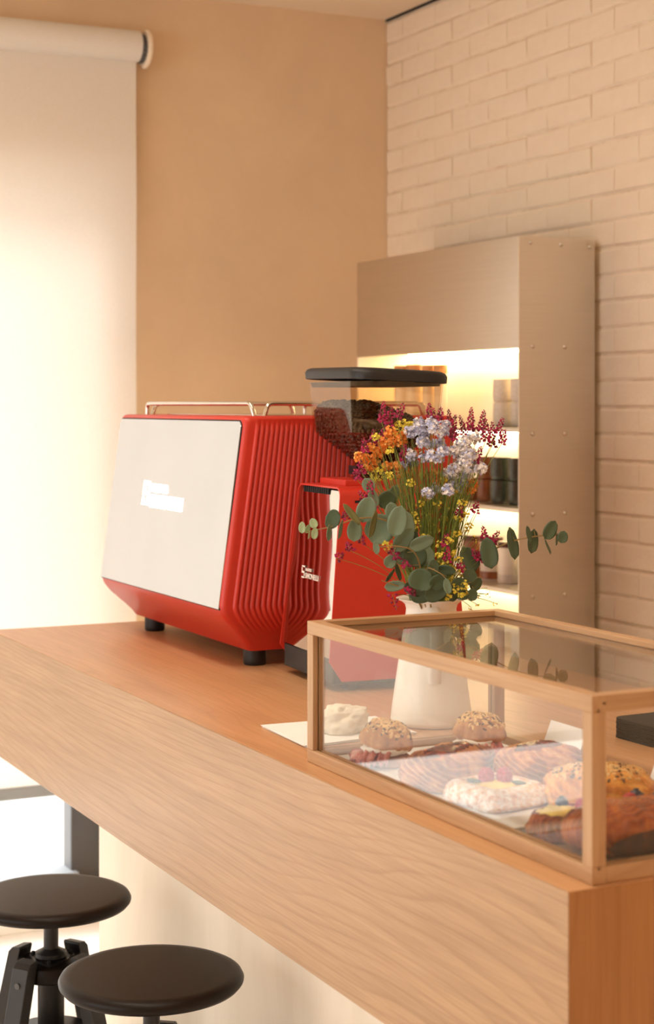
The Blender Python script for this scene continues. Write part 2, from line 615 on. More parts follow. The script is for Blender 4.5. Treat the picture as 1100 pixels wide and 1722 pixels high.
M['raspberry'] = plain('raspberry', rgb(178, 34, 48), 0.35, var=0.2, vscale=200)
M['blueberry'] = plain('blueberry', rgb(44, 46, 66), 0.4, var=0.2, vscale=100)

# ------------------------------------------------------------------ the room
XW, YB, ZC = -5.17, 2.789, 3.0                  # side wall plane, brick wall plane, ceiling
XR, YF = 1.9, -3.0                              # walls behind the camera
WY0, WY1, WZ0, WZ1 = -2.3, 1.800, 0.095, 2.40    # side window opening
TH = 0.26

b = MB().box(XW - TH, XR + 0.2, YF - 0.2, YB + 0.2, -0.12, 0)
struct(b.build('floor', M['floor']))
b = MB().box(XW - TH, XR + 0.2, YF - 0.2, YB + 0.2, ZC, ZC + 0.12)
struct(b.build('ceiling', M['ceiling']))
b = MB()
b.box(XW - TH, XW, WY1, YB + 0.2, 0, ZC)
b.box(XW - TH, XW, YF - 0.2, WY0, 0, ZC)
b.box(XW - TH, XW, WY0, WY1, WZ1, ZC)
b.box(XW - TH, XW, WY0, WY1, 0, WZ0)
struct(b.build('wall_left', M['plaster']))
b = MB().box(XR, XR + 0.2, YF - 0.2, YB + 0.2, 0, ZC)
struct(b.build('wall_right', M['plaster']))
b = MB()
FX0, FX1, FZ0, FZ1 = -4.3, 0.3, 0.4, 2.7
b.box(XW, FX0, YF - 0.2, YF, 0, ZC).box(FX1, XR, YF - 0.2, YF, 0, ZC)
b.box(FX0, FX1, YF - 0.2, YF, FZ1, ZC).box(FX0, FX1, YF - 0.2, YF, 0, FZ0)
struct(b.build('wall_front', M['plaster']))
w2 = struct(MB().box(FX0, FX1, YF - 0.08, YF - 0.07, FZ0, FZ1).build('window_2', M['pane']))
fb_ = MB()
for x in (FX0 + 0.03, (FX0 + FX1) / 2, FX1 - 0.03):
    fb_.box(x - 0.03, x + 0.03, YF - 0.11, YF - 0.04, FZ0, FZ1)
fb_.build('window_frame', M['frame'], w2)

# brick wall: each brick that shows is a part; the rest is one joined mesh
JY = YB + 0.006
wall = struct(MB().box(XW - TH, XR + 0.2, JY, JY + 0.2, 0, ZC).build('wall_back', M['joint']))
BL, BH, COURSE, STEP = 0.2203, 0.0705, 0.0745, 0.2215


def brick_shape(x, z, l, h, seed):
    """Brick face with worn, slightly uneven edges, standing proud of the joints."""
    rnd = random.Random(seed)
    j = lambda a: rnd.uniform(-a, a)
    y0 = JY - 0.0065 + j(0.0010)
    tb, tt = j(0.0026), j(0.0026)
    o = [(x, z), (x + l, z), (x + l, z + h), (x, z + h)]
    o = [(a + j(0.0016), c + j(0.0016)) for a, c in o]
    e = 0.007
    sgn = [(1, 1), (-1, 1), (-1, -1), (1, -1)]
    back = [(a, JY + 0.002, c) for a, c in o]
    mid = [(a, y0 + 0.0045, c) for a, c in o]
    fr = [(a + s * 0.0014, y0 + (tb if t > 0 else tt) + j(0.0007), c + t * e) for (a, c), (s, t) in zip(o, sgn)]
    return back, mid, fr


variants = []
for k in range(14):
    b = MB().loft(brick_shape(0, 0, BL, BH, 100 + k), False, True)
    o = b.build('brick', M['brick'])
    variants.append(o.data)
    bpy.data.objects.remove(o)
n_br = 0
rest = MB()
z, row = 0.012, 0
while z < ZC - 0.02:
    off = (row % 2) * STEP / 2
    x = XW - off + 0.004
    while x < XR:
        x0, x1 = max(x, XW + 0.002), x + BL
        if x1 - x0 > 0.03:
            h = min(BH, ZC - 0.008 - z)
            if z > 0.86 and x0 < -3.52 and n_br < 298 and h > BH - 1e-4 and x0 == x:
                me = variants[(row * 7 + int((x - XW) * 9)) % 14]
                share('brick', me, wall, (x0, 0, z))
                n_br += 1
            elif z > 0.80:
                rest.loft(brick_shape(x0, z, x1 - x0, h, row * 100 + int((x + 9) * 20)), False, True)
        x += STEP
    z += COURSE
    row += 1
stuff(rest.build('brickwork', M['brick'], wall))
struct(MB().box(XW, XR, YB - 0.004, YB + 0.02, 2.994, 3.0).build('shadow_strip_1', M['slot']))  # dark strip painting the shadow line between brick wall and ceiling

# pavement outside
struct(MB().box(-13, XW - TH - 0.001, -9, 6, -0.14, -0.02).build('pavement', M['pavement']))

# side window: dark frame, pane
w1 = struct(MB().box(XW - 0.20, XW - 0.19, WY0, WY1, WZ0, WZ1).build('window_1', M['pane']))
fr = MB()
fx0, fx1 = XW - 0.235, XW - 0.15
fr.box(fx0, fx1, WY1 - 0.105, WY1, WZ0, WZ1).box(fx0, fx1, WY0, WY0 + 0.085, WZ0, WZ1)
fr.box(fx0, fx1, WY0 + 0.085, WY1 - 0.085, WZ1 - 0.085, WZ1)
fr.build('window_frame', M['frame'], w1, bevel=0.003)
MB().box(fx0, XW - 0.12, WY0 + 0.085, WY1 - 0.085, WZ0, WZ0 + 0.035).build('window_sill', M['sill'], w1, bevel=0.004)

struct(MB().box(XW, XW + 0.016, YF, YB, 0, 0.088).build('lit_strip_left', M['lit_white'], None, bevel=0.003))  # added white board, its colour stands in for glare below the window

# roller blind
bl = thing('roller_blind', 'cream roller blind pulled most of the way down over the side window', 'blind', (XW + 0.06, 0, 2.81))
BY0, BY1 = -2.55, 1.845
RY1 = 1.850
b = MB()
n = 28
rr = 0.050
b.loft([[(XW + 0.062 + rr * math.cos(2 * PI * i / n), y, 2.806 + rr * math.sin(2 * PI * i / n)) for i in range(n)]
        for y in (BY0 - 0.03, RY1)])
b.build('roller_tube', M['blind'], bl, autosmooth=40)
b = MB()
rows = 60
zt, zb_ = 2.80, 0.462
for k in range(1):
    vs, fs = [], []
    for i in range(rows + 1):
        z = zt + (zb_ - zt) * i / rows
        for jx, y in enumerate((BY0, BY1)):
            vs.append((XW + 0.060 + 0.002 * math.sin(z * 9), y, z))
    for i in range(rows):
        fs.append((2 * i, 2 * i + 1, 2 * i + 3, 2 * i + 2))
    b.add(vs, fs)
o = b.build('blind_fabric', M['blind'], bl, smooth=True)
MB().box(XW + 0.050, XW + 0.070, BY0, BY1, 0.432, 0.470).build('hem_bar', M['sill'], bl, bevel=0.006)
for y, s in ((RY1 + 0.018, 1), (BY0 - 0.048, -1)):
    b = MB()
    prof = [(0.0, 0.0), (0.062, 0.0), (0.062, 0.003 * s), (0.055, 0.010 * s), (0.0, 0.011 * s)]
    rings = [[(XW + 0.062 + r * math.cos(2 * PI * i / 24), y + h, 2.800 + r * math.sin(2 * PI * i / 24)) for i in range(24)]
             for r, h in ((0.058, 0.0), (0.062, 0.004 * s), (0.062, 0.011 * s), (0.056, 0.014 * s))]
    b.loft(rings)
    br = b.build('blind_bracket', M['ceiling'], bl, autosmooth=40)
    b = MB()
    for r0, ya, yb_ in ((0.046, y - 0.0175 * s, y - 0.001 * s),):
        b.loft([[(XW + 0.062 + (r0 - 0.004 * (i % 2)) * math.cos(2 * PI * i / 36), yy, 2.800 + (r0 - 0.004 * (i % 2)) * math.sin(2 * PI * i / 36)) for i in range(36)] for yy in (ya, yb_)])
    b.build('bracket_gear', M['frame'], br)

# ------------------------------------------------------------------ bar counter
CX0, CX1, CY0, CY1 = -4.10, -1.598, 1.098, 2.02
CZ, CB, T = 1.100, 0.803, 0.028
ct = thing('bar_counter', 'long light oak bar counter with deep overhanging top on a limewashed base', 'counter', (-2.85, 1.5, 0))


def frustum(name, outer, inner, mat, flip=False):
    b = MB()
    b.loft([outer, inner])
    o = b.build(name, mat, ct)
    bm = bmesh.new()
    bm.from_mesh(o.data)
    bmesh.ops.recalc_face_normals(bm, faces=bm.faces)
    ed = [e for e in bm.edges if all((v.index < 4) for v in e.verts)]
    bmesh.ops.bevel(bm, geom=ed, offset=0.0016, segments=2, affect='EDGES', profile=0.5)
    bm.to_mesh(o.data)
    bm.free()
    return o


frustum('front_panel', [(CX0, CY0, CB), (CX1, CY0, CB), (CX1, CY0, CZ), (CX0, CY0, CZ)],
        [(CX0 + T, CY0 + T, CB), (CX1 - T, CY0 + T, CB), (CX1 - T, CY0 + T, CZ - T), (CX0 + T, CY0 + T, CZ - T)], M['oak_front'])
frustum('top_panel', [(CX0, CY0, CZ), (CX1, CY0, CZ), (CX1, CY1, CZ), (CX0, CY1, CZ)],
        [(CX0 + T, CY0 + T, CZ - T), (CX1 - T, CY0 + T, CZ - T), (CX1 - T, CY1, CZ - T), (CX0 + T, CY1, CZ - T)], M['oak_top'])
for nm, xo, s in (('end_panel', CX1, -1), ('end_panel', CX0, 1)):
    frustum(nm, [(xo, CY0, CB), (xo, CY1, CB), (xo, CY1, CZ), (xo, CY0, CZ)],
            [(xo + s * T, CY0 + T, CB), (xo + s * T, CY1, CB), (xo + s * T, CY1, CZ - T), (xo + s * T, CY0 + T, CZ - T)], M['oak_end'])
MB().box(CX0 + T, CX1 - T, CY0 + T, CY1, CB, CB + 0.02).build('underside_panel', M['oak_top'], ct)
MB().box(-4.03, -1.75, 1.356, 1.92, 0, CB - 0.0005).build('base', M['limewash'], ct, bevel=0.003)

# ------------------------------------------------------------------ stools
def make_stool(x, y, label, rot=0.0, zs=0.616):
    t = thing('bar_stool', label, 'stool', (x, y, 0), 'round black bar stools')
    b = MB()
    prof = [(0.0, 0.0), (0.150, 0.0), (0.163, 0.004), (0.169, 0.011), (0.170, 0.016), (0.166, 0.0235), (0.158, 0.0275), (0.146, 0.028), (0.0, 0.0275)]
    b.lathe([(max(r, 0.0005), z) for r, z in prof], (x, y, zs - 0.028), 64)
    b.build('seat', M['stool_seat'], t, autosmooth=50)
    zh = 0.478                                         # top of the upper hub
    MB().lathe([(0.0155, 0), (0.0155, zs - 0.05 - zh), (0.019, zs - 0.05 - zh), (0.020, zs - 0.046 - zh), (0.020, zs - 0.028 - zh)], (x, y, zh), 24).build('screw_post', M['stool_black'], t, autosmooth=40)
    MB().lathe([(0.030, 0), (0.034, 0.004), (0.033, 0.012), (0.024, 0.016), (0.018, 0.020)], (x, y, zh + 0.004), 28).build('collar', M['stool_black'], t, autosmooth=40)
    b = MB()
    ring = []
    for i in range(36):
        a = 2 * PI * i / 36
        r = 0.040 + 0.014 * max(0, math.cos(3 * (a - rot - 0.6))) ** 2
        ring.append((x + r * math.cos(a), y + r * math.sin(a)))
    b.loft([[(p[0], p[1], zh + z) for p in ring] for z in (0.0, 0.0045)])
    pl = b.build('flange', M['stool_black'], t, autosmooth=40)
    for k in range(3):
        a = rot + 0.6 + 2 * PI * k / 3
        MB().lathe([(0.0048, 0), (0.0048, 0.004), (0.003, 0.006)], (x + 0.046 * math.cos(a), y + 0.046 * math.sin(a), zh + 0.0045), 10).build('bolt', M['slot'], pl)
    MB().lathe([(0.068, -0.034), (0.072, -0.030), (0.072, -0.004), (0.068, 0.0)], (x, y, zh), 40).build('upper_hub', M['stool_seat'], t, autosmooth=50)
    MB().lathe([(0.026, 0.0), (0.028, 0.004), (0.028, 0.115), (0.030, 0.118)], (x, y, 0.328), 24).build('spindle_tube', M['stool_black'], t, autosmooth=40)
    MB().lathe([(0.084, -0.030), (0.088, -0.026), (0.088, -0.004), (0.084, 0.0)], (x, y, 0.328), 40).build('lower_hub', M['stool_seat'], t, autosmooth=50)
    b = MB()
    n = 40
    for k in range(n):
        a0, a1 = 2 * PI * k / n, 2 * PI * (k + 1) / n
        b.tube([(x + 0.205 * math.cos(a0), y + 0.205 * math.sin(a0), 0.17), (x + 0.205 * math.cos(a1), y + 0.205 * math.sin(a1), 0.17)], 0.009, 6, False)
    b.build('footrest_ring', M['stool_black'], t)
    for k in range(4):
        a = rot + k * PI / 2
        rd, td = Vector((math.cos(a), math.sin(a), 0)), Vector((-math.sin(a), math.cos(a), 0))
        c = Vector((x, y, 0))
        b = MB()
        hw = 0.021
        top, bot = (0.070, 0.100), (0.192, 0.226)      # inner and outer radius, top and foot

        def ringat(ri, ro, z, zo):
            return [c + rd * ri - td * hw + Vector((0, 0, z)), c + rd * ro - td * hw + Vector((0, 0, zo)),
                    c + rd * ro + td * hw + Vector((0, 0, zo)), c + rd * ri + td * hw + Vector((0, 0, z))]
        b.loft([ringat(bot[0], bot[1], 0, 0), ringat(top[0] - 0.002, top[1], 0.492, 0.484), ringat(top[0] - 0.001, top[1] - 0.010, 0.497, 0.494)])
        lg = b.build('leg', M['stool_black'], t, bevel=0.002)
        for zz in (0.452, 0.345):
            ro = bot[1] + (top[1] - bot[1]) * zz / 0.484
            b = MB()
            pc = c + rd * (ro + 0.0005) + Vector((0, 0, zz))
            b.tube([pc - rd * 0.002, pc + rd * 0.0022], 0.0065, 12)
            b.build('bolt', M['frame'], lg)
    return t


make_stool(-2.912, 1.081, 'round dark wood bar stool nearest the camera, only its seat and post in view', R_(-38))
make_stool(-3.469, 1.061, 'round dark wood bar stool farther away by the window, legs and hub in view', R_(-56))

# ------------------------------------------------------------------ steel shelf unit
SX0, SX1, SY0, SY1, SZ = -4.866, -3.900, 2.518, 2.768, 2.120
sh = thing('shelf_unit', 'tall riveted stainless steel shelf unit with lit shelves, against the white brick wall', 'shelf', (-4.38, 2.65, 0))
TS = 0.004
o = MB().box(SX1 - TS, SX1, SY0 - 0.002, SY1, 0, SZ).build('side_panel', M['steel'], sh, bevel=0.0008)
rv = MB().lathe([(0.0066, 0), (0.0058, 0.0022), (0.0034, 0.0038), (0.0004, 0.0044)], (0, 0, 0), 12)
rme = rv.build('rivet', M['steel'], None, smooth=True)
rdata = rme.data
bpy.data.objects.remove(rme)
SHELVES = [1.593, 1.372, 1.145, 0.920, 0.690]
spots = [(2.555, SZ - 0.016), (2.655, SZ - 0.018), (2.752, SZ - 0.020)]
for z in [1.818] + [s - 0.016 for s in SHELVES]:
    spots += [(2.562, z), (2.668, z)]
so = parent_loc(o)
for y, z in spots:
    share('rivet', rdata, o, Vector((SX1, y, z)) - so, (0, R_(90), 0))
MB().box(SX0, SX0 + TS, SY0, SY1, 0, SZ).build('side_panel', M['shelf_white'], sh)
MB().box(SX0, SX1 - TS - 0.0005, SY0 - 0.002, SY0 + 0.002, 1.812, SZ).build('fascia', M['steel'], sh, bevel=0.0008)
MB().box(SX0, SX1 - TS, SY0, SY1, SZ - 0.004, SZ + 0.0005).build('top_panel', M['steel'], sh)
MB().box(SX0 + TS, SX1 - TS, 2.735, SY1, 0.4, SZ - 0.005).build('back_panel', M['shelf_white'], sh)
MB().box(SX0 + TS, SX1 - TS, SY0 + 0.004, 2.735, 1.822, 1.830).build('soffit', M['shelf_white'], sh)
b = MB().box(SX0 + 0.03, SX1 - 0.03, 2.690, 2.712, 1.812, 1.8215)
b.build('light_strip', M['led'], sh)
for z in SHELVES:
    MB().box(SX0 + TS, SX1 - TS - 0.0005, SY0, 2.735, z - 0.012, z).build('shelf', M['steel'], sh, bevel=0.0008)
    MB().box(SX0 + 0.03, SX1 - 0.03, 2.690, 2.712, z - 0.022, z - 0.0125).build('light_strip', M['led'], sh)

# jars with wooden lids, first shelf
lids = ['leftmost and partly hidden', 'second from the left, the widest', 'third from the left', 'rightmost of the row']
for i, (px, rr, d) in enumerate(((676, 0.024, 5.26), (697, 0.026, 5.22), (721, 0.019, 5.17), (741, 0.0195, 5.13))):
    q = pt(px, 620, d)
    x, y = q.x, min(q.y, 2.66)
    t = thing('storage_jar', 'pale jar with wooden lid on the top shelf, ' + lids[i], 'jar', (x, y, SHELVES[0]), 'jars with wooden lids on the top shelf')
    h = 0.158 if i != 1 else 0.160
    MB().lathe([(rr * 0.9, 0.0003), (rr, 0.004), (rr, h - 0.008), (rr * 0.93, h)], (x, y, SHELVES[0]), 24).build('body', M['jar'], t, autosmooth=40)
    MB().lathe([(rr * 1.02, h), (rr * 1.05, h + 0.003), (rr * 1.05, h + 0.025), (rr * 0.98, h + 0.028)], (x, y, SHELVES[0]), 24).build('lid', M['lid_wood'], t, autosmooth=40)


def cup(x, y, z, r, h, mat, label, group, name='cup'):
    prof = [(r * 0.80, 0.0003), (r * 0.92, 0.004), (r, h * 0.25), (r, h), (r * 0.93, h), (r * 0.92, h * 0.3), (r * 0.6, 0.008), (0.0006, 0.008)]
    o = MB().lathe(prof, (0, 0, 0), 28, True, True).build(name, mat, None, autosmooth=40)
    o.location = (x, y, z)
    return tag(o, label, 'cup', group)


for ci, px in enumerate((820, 855, 888)):
    for lv in range(2):
        if ci == 2:
            continue
        q = pt(px, 700, 4.86 - 0.08 * ci)
        z = SHELVES[0] + 0.0005 + lv * 0.069
        cup(q.x, 2.625, z, 0.031, 0.0685, M['cup_pale'], 'pale speckled tumbler on the top shelf, %s one of the %s stack' % (('lower', 'upper')[lv], ('left', 'right')[ci]), 'pale tumblers stacked on the top shelf', 'tumbler')
        z = SHELVES[1] + 0.0005 + lv * 0.066
        cup(q.x, 2.615, z, 0.031, 0.0655, M['cup_green'], 'dark green glazed cup on the second shelf, %s one of the %s stack' % (('lower', 'upper')[lv], ('left', 'right')[ci]), 'dark green cups stacked on the second shelf')
for k, px in enumerate((787, 752, 716)):
    q = pt(px, 800, 4.93 + 0.06 * k)
    for lv in range(2 if k != 1 else 1):
        cup(q.x, 2.62, SHELVES[1] + 0.0005 + lv * 0.066, 0.029, 0.0655, M['cup_brown'],
            'brown glazed cup on the second shelf behind the flowers, %s' % (('nearest the green cups, ' + ('lower', 'upper')[lv]), 'single one', ('farthest left, ' + ('lower', 'upper')[lv]))[k], 'brown cups on the second shelf')
for k, (px, rr, h, mt, lab) in enumerate(((854, 0.036, 0.100, 'jar', 'cream canister with dark lid at the right end of the third shelf'),
                                         (812, 0.034, 0.108, 'cup_pale', 'beige canister with dark lid beside the cream one on the third shelf'),
                                         (770, 0.032, 0.105, 'cup_brown', 'brown canister with dark lid behind the flowers on the third shelf'))):
    q = pt(px, 960, 4.84 + 0.08 * k)
    x, y, z = q.x, 2.62, SHELVES[2]
    t = thing('canister', lab, 'canister', (x, y, z), 'lidded canisters on the third shelf')
    MB().lathe([(rr * 0.95, 0.0003), (rr, 0.004), (rr, h), (rr * 0.96, h + 0.003)], (x, y, z), 28).build('body', M[mt], t, autosmooth=40)
    MB().lathe([(rr * 1.0, h + 0.003), (rr * 1.0, h + 0.016), (rr * 0.92, h + 0.019)], (x, y, z), 28).build('lid', M['walnut'], t, autosmooth=40)
    MB().lathe([(rr * 1.003, 0.004), (rr * 1.003, 0.026)], (x, y, z), 28).build('glaze_band', M['cup_brown'] if mt != 'jar' else M['cup_pale'], t, autosmooth=40)

# ------------------------------------------------------------------ espresso machine
MX0, MX1, MYB, MZ = -4.020, -3.241, 1.925, 1.633
ma = thing('espresso_machine', 'large red espresso machine with ribbed sides and pale back panel, on the oak counter', 'coffee machine', (-3.63, 1.64, CZ))


def m_front(z):
    z -= CZ
    if z < 0.115:
        return 1.436 + (1.362 - 1.436) * smooth01(0, 1, (z - 0.034) / 0.081) * 0.35 + (1.362 - 1.436) * 0.65 * (z - 0.034) / 0.081
    if z < 0.135:
        return 1.362 - 0.005 * math.sin((z - 0.115) / 0.02 * PI / 2)
    return 1.357 + 0.055 * (z - 0.135) / 0.398


def m_inset(z):
    z -= CZ
    return 0.030 * (1 - smooth01(0.03, 0.105, z)) ** 1.3


zs = [0.034, 0.045, 0.06, 0.075, 0.09, 0.10, 0.108, 0.115, 0.122, 0.13, 0.14, 0.2, 0.3, 0.4, 0.5, 0.52]
rings = []
for z in zs:
    i = m_inset(CZ + z)
    rings.append(rrect(MX0 + i, MX1 - i, m_front(CZ + z), MYB - i, 0.014, CZ + z, 5))
for k in range(1, 6):
    a = k / 5 * PI / 2
    e = 0.012 * (1 - math.cos(a))
    rings.append(rrect(MX0 + e, MX1 - e, m_front(CZ + 0.52) + e, MYB - e, 0.014, CZ + 0.521 + 0.012 * math.sin(a), 5))
MB().loft(rings).build('body', M['red'], ma, autosmooth=50)


def ribbed(side):
    nz, per, pitch = 64, 8, 0.0125
    nr = int((MYB - 0.02 - 1.39) / pitch)
    b = MB()
    vs, fs = [], []
    z0, z1 = CZ + 0.06, CZ + 0.526
    ny = nr * per
    for a in range(nz + 1):
        z = z0 + (z1 - z0) * a / nz
        yf = m_front(z) + 0.026
        yb = MYB - 0.02
        fade = smooth01(CZ + 0.078, CZ + 0.112, z) * (1 - smooth01(CZ + 0.505, CZ + 0.518, z))
        ins = m_inset(z)
        for k in range(ny + 1):
            u = k / ny
            s = abs(math.sin(PI * (u * nr)))
            y = yf + (yb - yf) * u
            edge = 0 if k in (0, ny) or a in (0, nz) else 1
            off = 0.0006 * edge + 0.0046 * fade * (s ** 0.75)
            vs.append((MX1 - ins + off, y, z) if side > 0 else (MX0 + ins - off, y, z))
    for a in range(nz):
        for k in range(ny):
            i = a * (ny + 1) + k
            q = (i, i + 1, i + ny + 2, i + ny + 1)
            fs.append(q if side > 0 else q[::-1])
    b.add(vs, fs)
    return b.build('ribbed_side', M['red'], ma, smooth=True)


ribbed(1)
ribbed(-1)


def front_plate(name, x0, x1, z0, z1, off, th, r, mat):
    """Plate lying on the sloping back of the machine, with rounded upper corners."""
    pts = [(x0, z0), (x1, z0)]
    for cx, a0 in ((x1 - r, 0), (x0 + r, 90)):
        for i in range(7):
            a = R_(a0 + 90 * i / 6)
            pts.append((cx + r * math.cos(a), z1 - r + r * math.sin(a)))
    b = MB()
    b.loft([[(x, m_front(z) + 0.003, z) for x, z in pts], [(x, m_front(z) - off - th, z) for x, z in pts]])
    return b.build(name, mat, ma, bevel=0.0007)


front_plate('panel_gap_shade', MX0 + 0.004, MX1 - 0.009, CZ + 0.1265, CZ + 0.5245, 0.0, 0.0008, 0.017, M['slot'])  # black plate painting the shaded gap around the panel
front_plate('back_panel', MX0 + 0.0065, MX1 - 0.0115, CZ + 0.1285, CZ + 0.522, 0.0, 0.0024, 0.015, M['panel'])
# backlit lettering on the panel, strokes thickened to imitate their bleeding glow
ang = math.atan2(0.055, 0.398)


def panel_text(name, body, size, x, z, off, xs=1.0):
    return lettering(name, body, size, (x, m_front(z) - 0.0026, z), M['logo_lit'], ma, 0.0008, off, (PI / 2 - ang, 0, 0), xs)


panel_text('lettering', 'nuova', 0.0335, -3.735, 1.4545, 0.0022, 1.32)
panel_text('lettering', 'SIMONELLI', 0.0375, -3.735, 1.4190, 0.0024, 1.16)
b = MB()
ez0, ez1, ex0, ex1 = 1.420, 1.4765, -3.785, -3.745
yv = lambda z: m_front(z) - 0.0024
# square S emblem: two brackets hooked into each other
for (x0, x1, z0, z1) in ((ex0, ex1, ez1 - 0.009, ez1), (ex0, ex0 + 0.011, ez0 + 0.022, ez1 - 0.010), (ex0 + 0.012, ex1 - 0.011, ez0 + 0.024, ez0 + 0.034),
                         (ex1 - 0.010, ex1, ez0 + 0.010, ez0 + 0.034), (ex0, ex1, ez0, ez0 + 0.009), (ex0, ex0 + 0.008, ez0 + 0.010, ez0 + 0.019), (ex1 - 0.008, ex1, ez1 - 0.019, ez1 - 0.010)):
    b.loft([[(x0, yv(z0), z0), (x1, yv(z0), z0), (x1, yv(z1), z1), (x0, yv(z1), z1)],
            [(x0, yv(z0) - 0.0012, z0), (x1, yv(z0) - 0.0012, z0), (x1, yv(z1) - 0.0012, z1), (x0, yv(z1) - 0.0012, z1)]])
b.build('emblem', M['logo_lit'], ma)
for fx, fy in ((MX1 - 0.064, 1.462), (MX0 + 0.105, 1.462), (MX1 - 0.064, 1.85), (MX0 + 0.105, 1.85)):
    MB().lathe([(0.0225, 0.0003), (0.0245, 0.003), (0.0250, 0.012), (0.0250, 0.0345)], (fx, fy, CZ), 28).build('foot', M['black'], ma, autosmooth=40)
MB().lathe([(0.05, 0.026), (0.055, 0.0345)], (-3.72, 1.60, CZ), 24).build('drain_cap', M['black'], ma, autosmooth=40)


def rail(pts, r=0.0052):
    """Bent tube: rounded at the inner corners."""
    out = [Vector(pts[0])]
    for i in range(1, len(pts) - 1):
        p, a, c = Vector(pts[i]), Vector(pts[i - 1]), Vector(pts[i + 1])
        d = min(0.018, (p - a).length / 2.2, (c - p).length / 2.2)
        u, w_ = (a - p).normalized() * d, (c - p).normalized() * d
        for k in range(6):
            t = k / 5
            out.append(p + u * (1 - t) ** 2 + w_ * t ** 2)
    out.append(Vector(pts[-1]))
    b = MB().tube(out, r, 10)
    return b.build('cup_rail', M['chrome'], ma, autosmooth=60)


zt, zr = MZ - 0.001, MZ + 0.0265
rail([(-3.968, 1.462, zt), (-3.968, 1.462, zr), (-3.325, 1.462, zr), (-3.318, 1.466, zt)])
rail([(-3.290, 1.478, zt), (-3.290, 1.486, zr), (-3.290, 1.86, zr), (-3.290, 1.868, zt)])
rail([(-3.972, 1.478, zt), (-3.972, 1.486, zr), (-3.972, 1.86, zr), (-3.972, 1.868, zt)])
rail([(-3.94, 1.885, zt), (-3.94, 1.885, zr - 0.002), (-3.32, 1.885, zr - 0.002), (-3.32, 1.885, zt)])
MB().box(-3.93, -3.33, 1.50, 1.86, MZ - 0.0005, MZ + 0.002).build('cup_tray', M['chrome'], ma, bevel=0.001)

# ------------------------------------------------------------------ grinder
MIRROR_IN = 0.0
gr = thing('coffee_grinder', 'red coffee grinder with mirror front and clear bean hopper, beside the espresso machine', 'grinder', (-2.906, 1.470, CZ))


def g_front(z):
    if z < 1.159:
        return 1.470 + (1.444 - 1.470) * (z - 1.12) / 0.039
    return 1.444 + (1.467 - 1.444) * (z - 1.159) / 0.331


GXL0, GXL1, GX1, GZ0, GZ1, GYB = -3.188, -3.140, -2.906, 1.120, 1.496, 1.640
def u_path(off):
    """Inverted U of the shell, from the foot of the far side over the top to the near side."""
    r = 0.020 - off
    pts = [(GXL0 + off, GZ0), (GXL0 + off, 1.159)]
    for k in range(1, 10):
        t = k / 10
        pts.append((GXL0 + (GXL1 - GXL0) * t + off, 1.159 + (GZ1 - 0.02 - 1.159) * t))
    cl, cr, cz = GXL1 + 0.020, GX1 - 0.020, GZ1 - 0.020
    for k in range(7):
        a = R_(180 - 90 * k / 6)
        pts.append((cl + r * math.cos(a), cz + r * math.sin(a)))
    for k in range(7):
        a = R_(90 - 90 * k / 6)
        pts.append((cr + r * math.cos(a), cz + r * math.sin(a)))
    for k in range(9, 0, -1):
        t = k / 10
        pts.append((GX1 - off, 1.159 + (GZ1 - 0.02 - 1.159) * t))
    pts += [(GX1 - off, 1.159), (GX1 - off, GZ0)]
    return pts


po, pi_ = u_path(0.0), u_path(0.0035)
loop = lambda path, yf: [Vector((x, (g_front(z) if yf else GYB), z)) for x, z in path]
b = MB()
b.loft([loop(pi_, False), loop(pi_, True), loop(po, True), loop(po, False), loop(pi_, False)], False, False, closed=False)
n = len(po)
for e in (0, n - 1):
    b.f.append(tuple(e + k * n for k in range(4)))
    b.m.append(0)
shell = b.build('shell', M['red'], gr, autosmooth=35)
MB().box(GXL1 + 0.006, GX1 - 0.004, GYB - 0.01, GYB - 0.004, GZ0, GZ1 - 0.005).build('back_plate', M['red'], gr)
# mirror front, very slightly waved
b = MB()
nx, nz = 14, 40
vs, fs = [], []
zz0, zz1 = 1.163, 1.4885
for a in range(nz + 1):
    z = zz0 + (zz1 - zz0) * a / nz
    xl = GXL0 + (GXL1 - GXL0) * max(0, min(1, (z - 1.159) / 0.317)) + 0.0038
    if z > GZ1 - 0.02:
        xl += 0.020 - math.sqrt(max(0, 0.0004 - (z - GZ1 + 0.02) ** 2))
    xr = GX1 - 0.0038
    if z > GZ1 - 0.02:
        xr -= 0.020 - math.sqrt(max(0, 0.0004 - (z - GZ1 + 0.02) ** 2))
    for k in range(nx + 1):
        x = xl + (xr - xl) * k / nx
        vs.append((x, g_front(z) + 0.0055 + MIRROR_IN + 0.0013 * math.sin((z - 1.17) * 33 + 1.4), z))
for a in range(nz):
    for k in range(nx):
        i = a * (nx + 1) + k
        fs.append((i, i + 1, i + nx + 2, i + nx + 1))
b.add(vs, fs)
front = b.build('mirror_front', M['mirror'], gr, smooth=True)
for k in range(12):
    x = GXL1 + 0.028 + k * 0.0119
    MB().box(x, x + 0.0075, g_front(1.483) + 0.002, g_front(1.483) + 0.010 + MIRROR_IN, 1.4795, 1.4915).build('vent_slot', M['slot'], front)
MB().box(GXL0 + 0.004, GX1 - 0.0045, 1.452, 1.728, CZ + 0.014, 1.162).build('base', M['blackgloss'], gr, bevel=0.003)
for fx in (GXL0 + 0.03, GX1 - 0.03):
    for fy in (1.50, 1.71):
        MB().lathe([(0.015, 0.0003), (0.017, 0.003), (0.017, 0.0155)], (fx, fy, CZ), 18).build('foot', M['black'], gr, autosmooth=40)
for k in range(4):
    y = 1.497 + k * 0.032
    MB().box(GX1 - 0.003, GX1 + 0.0006, y, y + 0.026, 1.4655, 1.4705).build('vent_slot', M['slot'], shell)
b = MB()
xl, xr = GXL0 + 0.002, GX1 - 0.0006
